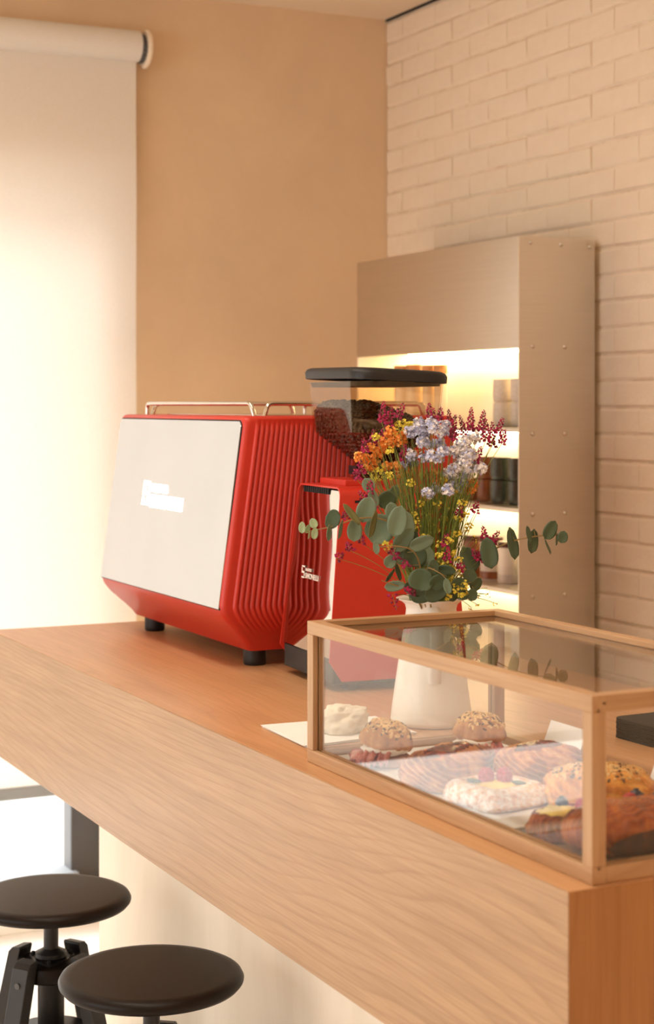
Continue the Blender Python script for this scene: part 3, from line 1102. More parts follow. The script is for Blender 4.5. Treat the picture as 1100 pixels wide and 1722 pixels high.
b.loft([[(xl, GYB + 0.0004, GZ0), (xr, GYB + 0.0004, GZ0), (xr, GYB + 0.0004, 1.300), (xl, GYB + 0.0004, 1.300)],
        [(xl, 1.742, GZ0), (xr, 1.742, GZ0), (xr, 1.728, 1.270), (xl, 1.728, 1.270)]])
b.build('rear_base', M['red'], gr, bevel=0.004)
gx = (GXL1 + GX1) / 2
MB().box(gx - 0.045, gx + 0.045, GYB + 0.0004, GYB + 0.050, 1.385, 1.462).build('dosing_chute', M['blackgloss'], gr, bevel=0.005)
MB().lathe([(0.017, 0.0), (0.024, 0.05)], (gx, GYB + 0.028, 1.336), 24).build('spout', M['blackgloss'], gr, autosmooth=40)
b = MB()
for s in (-1, 1):
    b.tube([(gx + s * 0.026, GYB, 1.325), (gx + s * 0.030, GYB + 0.05, 1.325), (gx + s * 0.026, GYB + 0.075, 1.331)], 0.005, 8)
b.build('portafilter_fork', M['blackgloss'], gr, autosmooth=40)
zt_ = 1.305
lettering('lettering', 'nuova', 0.0125, (-3.075, g_front(zt_ + 0.012) + 0.0035, zt_ + 0.0155), M['logo_print'], gr, 0.0003, 0.0001, xs=1.1)
lettering('lettering', 'SIMONELLI', 0.0155, (-3.075, g_front(zt_) + 0.0035, zt_ + 0.001), M['logo_print'], gr, 0.0003, 0.0001, xs=1.0)
b = MB()
ex0, ex1, ez0, ez1 = -3.096, -3.079, zt_, zt_ + 0.025
yv = lambda z: g_front(z) + 0.0038
for (x0, x1, z0, z1) in ((ex0, ex1, ez1 - 0.003, ez1), (ex0, ex0 + 0.004, ez0 + 0.010, ez1 - 0.004), (ex0 + 0.005, ex1 - 0.005, ez0 + 0.010, ez0 + 0.014),
                         (ex1 - 0.004, ex1, ez0 + 0.004, ez0 + 0.014), (ex0, ex1, ez0, ez0 + 0.003)):
    b.box(x0, x1, yv(z0) - 0.0004, yv(z0), z0, z1)
b.build('emblem', M['logo_print'], gr)

HXc, HYc = -3.032, 1.592
MB().box(HXc - 0.07, HXc + 0.068, 1.500, 1.636, GZ1 - 0.001, GZ1 + 0.012).build('hopper_base', M['red'], gr, bevel=0.002)


def hop(z, t=0.0):
    """Half sizes of the hopper at height z."""
    if z >= 1.602:
        k = (z - 1.602) / (1.703 - 1.602)
        hx, hy = 0.143 + 0.0095 * k, 0.092 + 0.008 * k
    elif z >= 1.542:
        k = (z - 1.542) / 0.06
        hx, hy = 0.036 + 0.107 * k, 0.036 + 0.056 * k
    else:
        hx, hy = 0.036, 0.036
    return hx - t, hy - t


def hop_ring(z, t=0.0):
    hx, hy = hop(z, t)
    r = min(0.040, hx * 0.32, hy * 0.5)
    k = 2 if z >= 1.55 else 2
    return rrect(HXc - hx, HXc + hx, HYc - hy, HYc + hy, r, z, k)


outer = [hop_ring(z) for z in (1.508, 1.542, 1.602, 1.703)]
inner = [hop_ring(z, 0.0025) for z in (1.703, 1.6025, 1.543, 1.508)]
MB().loft(outer + inner + [outer[0]], False, False).build('hopper', M['hopper'], gr)
b = MB()
hx, hy = hop(1.703)
rg = []
for dz, e in ((0.0, -0.001), (0.001, 0.003), (0.014, 0.004), (0.020, 0.001), (0.0235, -0.006), (0.0245, -0.016)):
    ring = rrect(HXc - hx - e, HXc + hx + e, HYc - hy - e, HYc + hy + e, 0.040, 1.7035 + dz, 6)
    rg.append([(x, y, z - 0.045 * (y - HYc) - 0.012 * (x - HXc)) for x, y, z in ring])
b.loft(rg)
lid = b.build('hopper_lid', M['blackgloss'], gr, autosmooth=60)
b = MB()
b.loft([rrect(HXc - hx + e, HXc + hx - e, HYc - hy + e, HYc + hy - e, 0.034, z, 6) for e, z in ((0.009, 1.693), (0.006, 1.7025))])
b.build('lid_rim', M['blackgloss'], lid, autosmooth=60)
MB().box(HXc - 0.045, HXc - 0.005, HYc - 0.0385, HYc - 0.0365, 1.515, 1.533).build('hopper_latch', M['blackgloss'], gr, bevel=0.0006)

gr.rotation_euler = (0, 0, R_(-4.8))
# coffee beans: too many to count
rnd = random.Random(5)


def heap(x, y):
    dx, dy = (x - HXc), (y - HYc)
    return 1.663 - 0.30 * max(0, dx + 0.02) - 0.33 * max(0, dy - 0.0) - 0.25 * max(0, -dx - 0.055) - 0.5 * dx * dx


b = MB()
core = []
for z in (1.515, 1.5425, 1.602, 1.628):
    ring = hop_ring(z, 0.009)
    core.append(ring)
b.loft(core)


def bean(c, nrm):
    nrm = Vector(nrm).normalized()
    u = nrm.orthogonal().normalized()
    a = rnd.uniform(0, 2 * PI)
    v = nrm.cross(u)
    u, v = u * math.cos(a) + v * math.sin(a), v * math.cos(a) - u * math.sin(a)
    tl = rnd.uniform(-0.5, 0.5)
    v2 = (v + nrm * tl).normalized()
    n2 = u.cross(v2)
    s = rnd.uniform(0.85, 1.12)
    b.ell(c, u * 0.0057 * s, v2 * 0.0042 * s, n2 * 0.0031 * s, 7, 5)


z = 1.512
while z < 1.668:
    ring = hop_ring(z, 0.0062)
    n = len(ring)
    for i in range(n):
        p, q = Vector(ring[i]), Vector(ring[(i + 1) % n])
        d = (q - p).length
        k = max(1, int(d / 0.0088))
        for s in range(k):
            c = p.lerp(q, (s + rnd.random() * 0.8 + 0.1) / k)
            if z <= heap(c.x, c.y):
                out = (Vector((c.x - HXc, c.y - HYc, 0))).normalized()
                bean(c + Vector((0, 0, rnd.uniform(-0.002, 0.002))), out)
    z += 0.0066
hx, hy = hop(1.64, 0.009)
y = HYc - hy
while y <= HYc + hy:
    x = HXc - hx
    while x <= HXc + hx:
        xx, yy = x + rnd.uniform(-0.003, 0.003), y + rnd.uniform(-0.003, 0.003)
        cut = abs(xx - HXc) / hx + abs(yy - HYc) / hy
        if cut < 1.62:
            bean((xx, yy, heap(xx, yy) + rnd.uniform(-0.002, 0.0025)), (rnd.uniform(-.3, .3), rnd.uniform(-.3, .3), 1))
            bean((xx, yy, heap(xx, yy) - 0.007), (0, 0, 1))
        x += 0.0085
    y += 0.0072
beans = b.build('coffee_beans', M['bean'], None, smooth=True)
beans.data.transform(Matrix.Translation(gr.location) @ Matrix.Rotation(R_(-4.8), 4, 'Z') @ Matrix.Translation(-gr.location))
tag(stuff(beans), 'dark roasted coffee beans heaped inside the clear grinder hopper', 'coffee beans')

# ------------------------------------------------------------------ jug, paper, stone, napkins, cards
JX, JYc = -2.560, 1.470
jug = thing('enamel_jug', 'tall white enamel jug holding the bouquet, behind the pastry case', 'jug', (JX, JYc, CZ))
b = MB()
op = [(0.066, 0.0003), (0.070, 0.003), (0.0712, 0.010), (0.069, 0.03), (0.0565, 0.118), (0.0455, 0.188), (0.0440, 0.200), (0.0462, 0.208), (0.0525, 0.2135), (0.0600, 0.2165), (0.0615, 0.2185)]
ip = [(0.0600, 0.2190), (0.0520, 0.2160), (0.0455, 0.2095), (0.0425, 0.200), (0.0440, 0.188), (0.0550, 0.118), (0.0670, 0.03), (0.060, 0.004), (0.0006, 0.004)]
n = 56
rings = []
for r, z in op + ip:
    ring = []
    for i in range(n):
        a = 2 * PI * i / n
        sp = max(0, z - 0.195) / 0.022 * 0.020 * max(0, math.cos(a - R_(152))) ** 8     # pouring lip on the far side
        ring.append((JX + (r + sp) * math.cos(a), JYc + (r + sp) * math.sin(a), CZ + z))
    rings.append(ring)
b.loft(rings)
b.build('body', M['enamel'], jug, autosmooth=60)
toeye = (EYE - Vector((JX, JYc, EYE.z))).normalized()
hd = (toeye + RGT * 0.10).normalized()
hp = []
for k in range(15):
    t = k / 14
    z = 0.206 - 0.128 * t
    rad = 0.0455 + (0.0630 - 0.0455) * t + 0.030 * math.sin(PI * min(1, t * 1.05)) ** 0.7 - 0.003
    if k == 14:
        rad = 0.0615
    hp.append(Vector((JX, JYc, CZ + z)) + hd * rad)
hp = [Vector((JX, JYc, CZ + 0.204)) + hd * 0.042] + hp
b = MB()
sd = Vector((-hd.y, hd.x, 0))
rings = []
for i, p in enumerate(hp):
    t = (hp[min(i + 1, len(hp) - 1)] - hp[max(i - 1, 0)]).normalized()
    nn = sd.cross(t).normalized()
    rings.append([p + sd * 0.0105 * math.cos(a) + nn * 0.0042 * math.sin(a) for a in [2 * PI * k / 12 for k in range(12)]])
b.loft(rings)
b.build('handle', M['enamel'], jug, autosmooth=60)

for k in range(4):
    j = (0.0, 0.003, -0.004, 0.002)[k]
    b = MB()
    c = [(-2.652 + j, 1.186), (-2.459 + j, 1.180 + j), (-2.478, 1.392 - j), (-2.640 + j, 1.400)]
    z = CZ + 0.0004 + 0.0011 * k
    b.loft([[(x, y, z) for x, y in c], [(x, y, z + 0.0009) for x, y in c]])
    o = b.build('paper_sheet', M['paper'])
    tag(o, 'white sheet under the stone, %s of the pile' % ('bottom', 'second from bottom', 'third from bottom', 'top sheet')[k], 'paper', 'white sheets under the stone')


def blob(c, hx, hy, hz, ang, seed, amp=0.15, fr=2.2, nu=36, nv=22, flat=0.35, facet=0.0):
    """Lumpy rounded solid resting on its flattened underside; c is the centre of the base."""
    cx, cy, cz = c
    ca, sa = math.cos(ang), math.sin(ang)
    vs, fs = [], []
    for j in range(nv + 1):
        ph = -PI / 2 + PI * j / nv
        for i in range(nu):
            th = 2 * PI * i / nu
            d = Vector((math.cos(ph) * math.cos(th), math.cos(ph) * math.sin(th), math.sin(ph)))
            nz = noise.noise(d * fr + Vector((seed, seed * 2.1, 0))) + 0.5 * noise.noise(d * fr * 2.3 + Vector((0, seed, 3)))
            nz += 0.22 * noise.noise(d * fr * 5.5 + Vector((seed, 4, 2)))
            if facet:
                nz += 0.18 * abs(noise.noise(d * fr * 3.4 + Vector((1, 8, seed))))
                nz += facet * (abs(noise.noise(d * fr * 1.4 + Vector((9, seed, 1)))) - 0.2)
            r = 1 + amp * nz
            p = Vector((d.x * hx * r, d.y * hy * r, d.z * hz * r))
            p.z = max(p.z, -hz * flat)
            vs.append((cx + p.x * ca - p.y * sa, cy + p.x * sa + p.y * ca, cz + p.z + hz * flat))
    for j in range(nv):
        for i in range(nu):
            k = (i + 1) % nu
            fs.append((j * nu + i, j * nu + k, (j + 1) * nu + k, (j + 1) * nu + i))
    return vs, fs


b = MB()
b.add(*blob((-2.532, 1.283, CZ + 0.0046), 0.041, 0.034, 0.029, R_(70), 4.2, 0.26, 1.7, 64, 40, 0.62, 0.7))
tag(b.build('stone', M['stone'], smooth=True), 'rough pale limestone weighing down the white sheets', 'stone')

# black paper napkins behind the case
npos = ['bottom', '2nd from bottom', '3rd from bottom', '4th from bottom', '5th from bottom', '6th from bottom', '7th from bottom', '8th from bottom',
        '9th from bottom', '10th from bottom', '11th from bottom', '12th from bottom', 'top one']
nc = Vector((-2.262, 1.747, 0))
base = rrect(-0.058, 0.058, -0.066, 0.066, 0.018, 0, 4)
n0 = None
for k in range(13):
    b = MB()
    e = 0.0012
    z0 = CZ + 0.0003 + k * 0.00258
    f_ = lambda s, z: [(nc.x + x * s, nc.y + y * s, z) for x, y, _ in base]
    b.loft([f_(0.985, z0), f_(1.0, z0 + 0.0006), f_(1.0, z0 + 0.0017), f_(0.985, z0 + 0.0023)])
    o = b.build('paper_napkin', M['napkin'])
    o.data.transform(Matrix.Translation((nc.x, nc.y, 0)) @ Matrix.Rotation(R_(rnd.uniform(-2.0, 2.0) + 2), 4, 'Z') @ Matrix.Translation((-nc.x + rnd.uniform(-.001, .001), -nc.y, 0)))
    tag(o, 'black paper napkin in the stack behind the pastry case, %s' % npos[k], 'napkin', 'stacked black napkins')

for k, (cx, cy, lab) in enumerate(((-2.199, 1.489, 'white price card standing behind the case, left of the napkins'),
                                   (-1.923, 1.489, 'white price card standing behind the case at the right picture edge'))):
    t = thing('price_card', lab, 'card', (cx, cy, CZ), 'price cards behind the pastry case')
    L, hgt, lean = 0.049, 0.0535, 0.022
    b = MB()
    th = 0.0007
    for s, y0, y1 in ((1, cy, cy + lean), (-1, cy + 2 * lean + th, cy + lean + th)):
        b = MB()
        b.loft([[(cx - L, y0, CZ + 0.0003), (cx + L, y0, CZ + 0.0003), (cx + L, y0 + th, CZ + 0.0003), (cx - L, y0 + th, CZ + 0.0003)],
                [(cx - L, y1 - (th if s < 0 else 0), CZ + hgt), (cx + L, y1 - (th if s < 0 else 0), CZ + hgt), (cx + L, y1 + (0 if s < 0 else th), CZ + hgt), (cx - L, y1 + (0 if s < 0 else th), CZ + hgt)]])
        b.build('card_leaf', M['paper'], t)

# ------------------------------------------------------------------ pastry display case
KX0, KX1, KY0, KY1, KZ0, KZ1, S = -2.366, -1.606, 1.136, 1.486, CZ + 0.0003, 1.3195, 0.020
pc = thing('pastry_case', 'oak framed glass display case full of pastries on the near end of the counter', 'display case', (-1.986, 1.31, CZ))


def bar(ax, x0, x1, y0, y1, z0, z1, slots=()):
    """Square bar with a glazing groove cut in the named faces."""
    g, gd = 0.0028, 0.004
    c = {'x': ((y0 + y1) / 2, (z0 + z1) / 2), 'y': ((x0 + x1) / 2, (z0 + z1) / 2), 'z': ((x0 + x1) / 2, (y0 + y1) / 2)}[ax]
    h = S / 2
    prof = []
    for face in range(4):                              # +u, +v, -u, -v
        a = face * PI / 2
        du, dv = (round(math.cos(a)), round(math.sin(a)))
        tu, tv = (-dv, du)
        pts = [(-h, h)]
        if face in slots:
            pts += [(-g / 2, h), (-g / 2, h - gd), (g / 2, h - gd), (g / 2, h)]
        for s, o_ in pts:
            prof.append((du * o_ + tu * s, dv * o_ + tv * s))
    b = MB()

    def ringat(t):
        if ax == 'x':
            return [(t, c[0] + u, c[1] + v) for u, v in prof]
        if ax == 'y':
            return [(c[0] + u, t, c[1] + v) for u, v in prof]
        return [(c[0] + u, c[1] + v, t) for u, v in prof]
    r = {'x': (x0, x1), 'y': (y0, y1), 'z': (z0, z1)}[ax]
    vs = ringat(r[0]) + ringat(r[1])
    n_ = len(prof)
    b.add(vs, [(i, (i + 1) % n_, n_ + (i + 1) % n_, n_ + i) for i in range(n_)])
    b.add(ringat(r[0]), [tuple(range(n_))])
    b.add(ringat(r[1]), [tuple(range(n_))])
    bm = bmesh.new()
    o = b.build({'x': 'rail', 'y': 'rail', 'z': 'post'}[ax], M['case_' + ax], pc)
    bm.from_mesh(o.data)
    bmesh.ops.remove_doubles(bm, verts=bm.verts, dist=1e-6)
    bmesh.ops.recalc_face_normals(bm, faces=bm.faces)
    bm.to_mesh(o.data)
    bm.free()
    o.modifiers.new('bevel', 'BEVEL').width = 0.0007
    return o


# posts (slot faces: 0=+x, 1=+y, 2=-x, 3=-y)
for x0, y0, sl in ((KX0, KY0, (0, 1)), (KX1 - S, KY0, (2, 1)), (KX0, KY1 - S, (3,)), (KX1 - S, KY1 - S, (3,))):
    bar('z', x0, x0 + S, y0, y0 + S, KZ0 + S, KZ1 - S, sl)
# rails along x (u=y, v=z)
bar('x', KX0, KX1, KY0, KY0 + S, KZ1 - S, KZ1, (0, 3))
bar('x', KX0 + S, KX1 - S, KY1 - S, KY1, KZ1 - S, KZ1, (2,))
bar('x', KX0, KX1, KY0, KY0 + S, KZ0, KZ0 + S, (1,))
bar('x', KX0 + S, KX1 - S, KY1 - S, KY1, KZ0, KZ0 + S, ())
# rails along y (u=x, v=z)
for x0, tops in ((KX0, (0, 3)), (KX1 - S, (2, 3))):
    bar('y', x0, x0 + S, KY0 + S, KY1, KZ1 - S, KZ1, tops)
    bar('y', x0, x0 + S, KY0 + S, KY1, KZ0, KZ0 + S, (1,))
MB().box(KX0 + S, KX1 - S, KY0 + S, KY1 - S, CZ + 0.002, CZ + 0.010).build('floor_board', M['case_x'], pc)
g = 0.0012
e = S - 0.003
for nm, bx in (('glass_pane', (KX0 + e, KX1 - e, KY0 + S / 2 - g, KY0 + S / 2 + g, KZ0 + e, KZ1 - e)),
               ('glass_pane', (KX0 + S / 2 - g, KX0 + S / 2 + g, KY0 + e, KY1 - e, KZ0 + e, KZ1 - e)),
               ('glass_pane', (KX1 - S / 2 - g, KX1 - S / 2 + g, KY0 + e, KY1 - e, KZ0 + e, KZ1 - e)),
               ('glass_pane', (KX0 + e, KX1 - e, KY0 + e, KY1 - e, KZ1 - S / 2 - g, KZ1 - S / 2 + g))):
    MB().box(*bx).build(nm, M['case_glass'], pc)

# ------------------------------------------------------------------ boards, liners and pastries in the case
ZF = CZ + 0.0102


def board(x0, x1, y0, y1, label, paper_lab):
    t = thing('serving_board', label, 'board', ((x0 + x1) / 2, (y0 + y1) / 2, ZF), 'dark wooden boards in the pastry case')
    b = MB().loft([rrect(x0, x1, y0, y1, 0.012, ZF + z, 4) for z in (0.0015, 0.0065)])
    b.build('plank', M['walnut'], t, bevel=0.001)
    for x in (x0 + 0.02, x1 - 0.02):
        MB().box(x - 0.006, x + 0.006, y0 + 0.012, y1 - 0.012, ZF, ZF + 0.0016).build('runner', M['walnut'], t)
    if paper_lab:
        b = MB()
        n_ = 16
        vs = []
        for i in range(n_ + 1):
            for j in range(n_ + 1):
                u, v = i / n_, j / n_
                q = min(u, 1 - u, v, 1 - v)
                vs.append((x0 + 0.006 + (x1 - x0 - 0.012) * u, y0 + 0.003 + (y1 - y0 - 0.006) * v, ZF + 0.0070 + 0.0006 * noise.noise(Vector((u * 4, v * 4, x0))) + 0.0006))
        fs = [(i * (n_ + 1) + j, i * (n_ + 1) + j + 1, (i + 1) * (n_ + 1) + j + 1, (i + 1) * (n_ + 1) + j) for i in range(n_) for j in range(n_)]
        b.add(vs, fs)
        o = b.build('liner_paper', M['paper'], None, smooth=True)
        s_ = o.modifiers.new('solid', 'SOLIDIFY')
        s_.thickness = 0.0003
        s_.offset = 1
        tag(o, paper_lab, 'paper')
    return ZF + 0.0071


zb2 = board(-1.998, -1.806, 1.158, 1.452, 'low dark wooden board under the sugared raspberry pastry and seeded bun', 'white liner paper under the sugared raspberry pastry')
b = MB()
b.loft([[(x, y, ZF + z) for x, y in ((-2.338, 1.160), (-2.006, 1.159), (-2.008, 1.452), (-2.336, 1.455))] for z in (0.0003, 0.0009)])
tag(b.build('liner_paper', M['paper']), 'white liner paper under the sandwiches and caramel pastries', 'paper')
zb1 = ZF + 0.001
zb2 += 0.0008


class Bake:
    """Domed baked shape on a superelliptic footprint; remembers where its surface lies."""

    def __init__(self, c, lx, ly, h, ang, ex=2.6, prof=None, amp=0.05, seed=1.0, ridges=None, nu=64):
        self.c, self.lx, self.ly, self.h, self.ang, self.ex, self.amp, self.seed, self.ridges = Vector(c), lx / 2, ly / 2, h, ang, ex, amp, seed, ridges
        self.prof = prof or [(0.0, 0.0), (0.86, 0.0), (0.95, 0.06), (1.0, 0.22), (1.01, 0.4), (0.97, 0.6), (0.88, 0.78), (0.74, 0.90), (0.56, 0.97), (0.36, 1.0), (0.15, 1.01), (0.01, 1.01)]
        self.nu = nu

    def point(self, th, rho, zz):
        ct_, st = math.cos(th), math.sin(th)
        e = 2 / self.ex
        x = math.copysign(abs(ct_) ** e, ct_) * rho
        y = math.copysign(abs(st) ** e, st) * rho
        d = Vector((x, y, zz))
        nz = noise.noise(d * 2.2 + Vector((self.seed, 0, self.seed)))
        n2 = noise.noise(d * 6 + Vector((0, self.seed, 0)))
        k = 1 + self.amp * nz + self.amp * 0.35 * n2
        z = zz * self.h * (1 + self.amp * 0.8 * nz)
        if self.ridges:
            a, fq, tw = self.ridges
            k += a * math.sin((zz * fq + tw * x + y * tw * 0.5) * 2 * PI) * (1 if 0.05 < zz < 0.98 else 0.3)
            z += self.h * a * 1.2 * math.sin((x * fq * 0.8 + tw * y) * 2 * PI) * smooth01(0.4, 0.9, zz)
        p = Vector((x * self.lx * k, y * self.ly * k, max(0, z)))
        ca, sa = math.cos(self.ang), math.sin(self.ang)
        return self.c + Vector((p.x * ca - p.y * sa, p.x * sa + p.y * ca, p.z))

    def build(self, name, mat, parent, sub=3):
        pr = []
        for k in range(len(self.prof) - 1):
            a, c = self.prof[k], self.prof[k + 1]
            for s in range(sub):
                t = s / sub
                pr.append((a[0] + (c[0] - a[0]) * t, a[1] + (c[1] - a[1]) * t))
        pr.append(self.prof[-1])
        pr[0] = (0.02, pr[0][1])
        b = MB()
        b.loft([[self.point(2 * PI * i / self.nu, r, z) for i in range(self.nu)] for r, z in pr])
        return b.build(name, mat, parent, smooth=True)

    def top(self, u, v):
        """Surface point over the footprint at u, v in -1..1."""
        th = math.atan2(v, u)
        ct_, st = abs(math.cos(th)), abs(math.sin(th))
        rho = min(0.99, math.hypot(u, v))
        th2 = math.atan2(math.copysign(abs(math.sin(th)) ** (self.ex / 2), v), math.copysign(abs(math.cos(th)) ** (self.ex / 2), u))
        z = None
        pr = self.prof
        for k in range(len(pr) - 1, 0, -1):
            if pr[k][0] <= rho <= pr[k - 1][0]:
                t = (rho - pr[k][0]) / max(1e-6, pr[k - 1][0] - pr[k][0])
                z = pr[k][1] + (pr[k - 1][1] - pr[k][1]) * t
                break
        return self.point(th2, rho, 1.0 if z is None else z)


def seeds(name, bk, n_, mats, parent, size=0.0042, rmax=0.86, seed=3, flat=0.32, wid=0.55):
    rr_ = random.Random(seed)
    b = MB()
    cc = bk.c + Vector((0, 0, bk.h * 0.1))
    for _ in range(n_):
        r, a = rmax * math.sqrt(rr_.random()), rr_.uniform(0, 2 * PI)
        p = bk.top(r * math.cos(a), r * math.sin(a))
        nrm = Vector(((p.x - cc.x) / bk.lx ** 2, (p.y - cc.y) / bk.ly ** 2, (p.z - cc.z) / bk.h ** 2 * 0.9)).normalized()
        nrm = (nrm + Vector((rr_.uniform(-.5, .5), rr_.uniform(-.5, .5), 0.1))).normalized()
        u = nrm.orthogonal().normalized()
        v = nrm.cross(u)
        t = rr_.uniform(0, 2 * PI)
        u, v = u * math.cos(t) + v * math.sin(t), v * math.cos(t) - u * math.sin(t)
        s = size * rr_.uniform(0.7, 1.25)
        b.cur = 0 if rr_.random() < 0.78 else 1
        b.ell(p + nrm * s * 0.1, u * s, v * s * wid, nrm * s * flat, 6, 4)
    return stuff(b.build(name, mats, parent, smooth=True))


def sandwich(cx, cy, z, label, ang, seed, tilt):
    t = thing('seeded_sandwich', label, 'sandwich', (cx, cy, z), 'seeded ham sandwiches')
    bot = Bake((cx, cy, z), 0.080, 0.072, 0.018, ang, 2.2, amp=0.05, seed=seed)
    bot.build('bottom_bun', M['roll'], t, 2)
    b = MB()
    rr_ = random.Random(seed)
    # ruffled slices of ham hanging out on the left
    for k in range(7):
        a = ang + R_(150 + k * 24)
        q = Vector((cx + 0.034 * math.cos(a), cy + 0.034 * math.sin(a), z + 0.015 + 0.0015 * k))
        vs, fs = [], []
        nu, nv = 14, 6
        for i in range(nu + 1):
            for j in range(nv + 1):
                u, v = i / nu - 0.5, j / nv
                w_ = 0.0042 * math.sin(u * 21 + k * 2) * (0.4 + v) + 0.002 * math.sin(v * 6 + k)
                d_, s_ = Vector((math.cos(a), math.sin(a), 0)), Vector((-math.sin(a), math.cos(a), 0))
                p = q + d_ * (0.022 * v - 0.002) + s_ * (u * 0.042 * (1 - 0.15 * v)) + Vector((0, 0, w_ - 0.012 * v * v))
                p.z = max(p.z, z + 0.001)
                vs.append(p)
        for i in range(nu):
            for j in range(nv):
                o_ = i * (nv + 1) + j
                fs.append((o_, o_ + 1, o_ + nv + 2, o_ + nv + 1))
        b.add(vs, fs)
    hm = b.build('ham_slices', M['ham'], t, smooth=True)
    sm = hm.modifiers.new('solid', 'SOLIDIFY')
    sm.thickness = 0.0012
    b = MB()
    b.add(*blob((cx + 0.006, cy - 0.006, z + 0.019), 0.036, 0.032, 0.009, ang, seed, 0.22, 2.5, 30, 14, 0.6))
    b.build('white_cheese', M['cream'], t, smooth=True)
    top = Bake((cx, cy, z + 0.025), 0.083, 0.074, 0.040, ang, 2.15,
               [(0.0, 0.02), (0.80, 0.0), (0.95, 0.08), (1.0, 0.2), (0.97, 0.4), (0.88, 0.62), (0.74, 0.80), (0.55, 0.93), (0.3, 1.0), (0.01, 1.01)], 0.07, seed + 1)
    tb = top.build('top_bun', M['roll'], t, 3)
    sd_ = seeds('oat_topping', top, 300, [M['seed'], M['seed_dark']], t, 0.0038, 0.9, int(seed * 10))
    for o in (tb, sd_):
        piv = Vector((cx, cy, z + 0.03)) - parent_loc(t)
        o.data.transform(Matrix.Translation(piv) @ Matrix.Rotation(tilt, 4, RGT * 0.3 + FWD) @ Matrix.Translation(-piv))
    return t


sandwich(-2.250, 1.213, zb1, 'seeded ham and white cheese sandwich at the front left of the case', R_(20), 1.3, R_(9))
sandwich(-2.238, 1.372, zb1, 'seeded sandwich at the back left of the case, before the jug', R_(60), 2.7, R_(4))


def twist(cx, cy, z, lx, ly, h, ang, label, seed, rid):
    t = thing('laminated_pastry', label, 'pastry', (cx, cy, z), 'caramel filled laminated pastries')
    bk = Bake((cx, cy, z), lx, ly, h, ang, 3.6, [(0.0, 0.0), (0.88, 0.0), (0.96, 0.05), (1.0, 0.18), (1.01, 0.40), (0.99, 0.60), (0.93, 0.78), (0.80, 0.90), (0.62, 0.97), (0.40, 1.0), (0.15, 1.0), (0.01, 1.0)],
              0.07, seed, rid, 96)
    bk.build('dough', M['puff'], t, 4)
    ca, sa = math.cos(ang), math.sin(ang)
    b = MB()
    vs, fs = [], []
    nu, nv = 26, 8
    for i in range(nu + 1):
        for j in range(nv + 1):
            u, v = (i / nu) * 2 - 1, (j / nv) * 2 - 1
            wd = 0.46 * (1 - abs(u) ** 2.5) * (1 + 0.25 * noise.noise(Vector((u * 4, seed, 0)))) + 0.01
            p = bk.top(u * 0.72, v * wd + 0.06 * noise.noise(Vector((u * 3, 0, seed))))
            p.z += 0.0040 * (1 - v * v) * (1 - u ** 4) + 0.0016 * noise.noise(Vector((u * 9, v * 6, seed))) - 0.0004
            vs.append(p)
    for i in range(nu):
        for j in range(nv):
            o_ = i * (nv + 1) + j
            fs.append((o_, o_ + nv + 1, o_ + nv + 2, o_ + 1))
    b.add(vs, fs)
    b.build('caramel_filling', M['caramel'], t, smooth=True)
    return t


twist(-2.105, 1.236, zb1, 0.175, 0.096, 0.047, R_(122), 'long laminated pastry with dark caramel filling, beside the front sandwich', 3.1, (0.008, 9, 0.5))
twist(-2.066, 1.365, zb1, 0.135, 0.092, 0.048, R_(104), 'laminated pastry with paler filling, behind the sugared one', 5.4, (0.008, 9, -0.4))

# sugared square with custard and raspberries
t = thing('raspberry_pastry', 'sugar dusted square pastry with custard and two raspberries', 'pastry', (-1.940, 1.216, zb2))
bk = Bake((-1.940, 1.216, zb2), 0.114, 0.114, 0.029, R_(10), 6.0,
          [(0.0, 0.0), (0.90, 0.0), (0.97, 0.06), (1.0, 0.2), (1.0, 0.42), (0.98, 0.62), (0.92, 0.82), (0.82, 0.96), (0.70, 1.0), (0.58, 0.94), (0.48, 0.82), (0.30, 0.80), (0.01, 0.80)], 0.03, 7.7, (0.008, 5, 0.3), 96)
bk.build('dough', M['puff_sugar'], t, 4)
b = MB()
b.add(*blob((-1.940, 1.216, zb2 + 0.018), 0.035, 0.033, 0.009, 0, 3.0, 0.12, 2, 30, 14, 0.3))
b.build('custard', M['custard'], t, smooth=True)


def raspberry(c, s, parent):
    b = MB()
    for j in range(5):
        ph = -0.9 + j * 0.5
        m_ = max(3, int(9 * math.cos(ph)))
        for i in range(m_):
            a = 2 * PI * i / m_ + j
            d = Vector((math.cos(ph) * math.cos(a), math.cos(ph) * math.sin(a), math.sin(ph) * 1.1))
            b.ell(Vector(c) + d * s * 0.72, (s * 0.34, 0, 0), (0, s * 0.34, 0), (0, 0, s * 0.34), 6, 4)
    b.ell(c, (s * 0.8, 0, 0), (0, s * 0.8, 0), (0, 0, s * 0.9), 8, 6)
    return b.build('raspberry', M['raspberry'], parent, smooth=True)


raspberry((-1.950, 1.206, zb2 + 0.034), 0.0115, t)
raspberry((-1.937, 1.226, zb2 + 0.035), 0.0115, t)
for c in ((-1.960, 1.192, zb2 + 0.028), (-1.922, 1.240, zb2 + 0.028)):
    b = MB()
    b.ell(c, (0.012, 0.004, 0), (-0.003, 0.007, 0), (0, 0, 0.002), 8, 5)
    b.build('mint_leaf', M['leaf_dark'], t, smooth=True)

# seeded bun, right rear
t = thing('seeded_bun', 'large golden bun crusted with seeds, behind the corner post of the case', 'bun', (-1.872, 1.336, zb2))
bk = Bake((-1.872, 1.336, zb2), 0.150, 0.100, 0.050, R_(70), 2.7, None, 0.07, 9.1, (0.012, 4, 0.3), 72)
bk.build('dough', M['cheese_bread'], t, 3)
seeds('seed_topping', bk, 420, [M['seed'], M['seed_dark']], t, 0.0036, 0.86, 12)

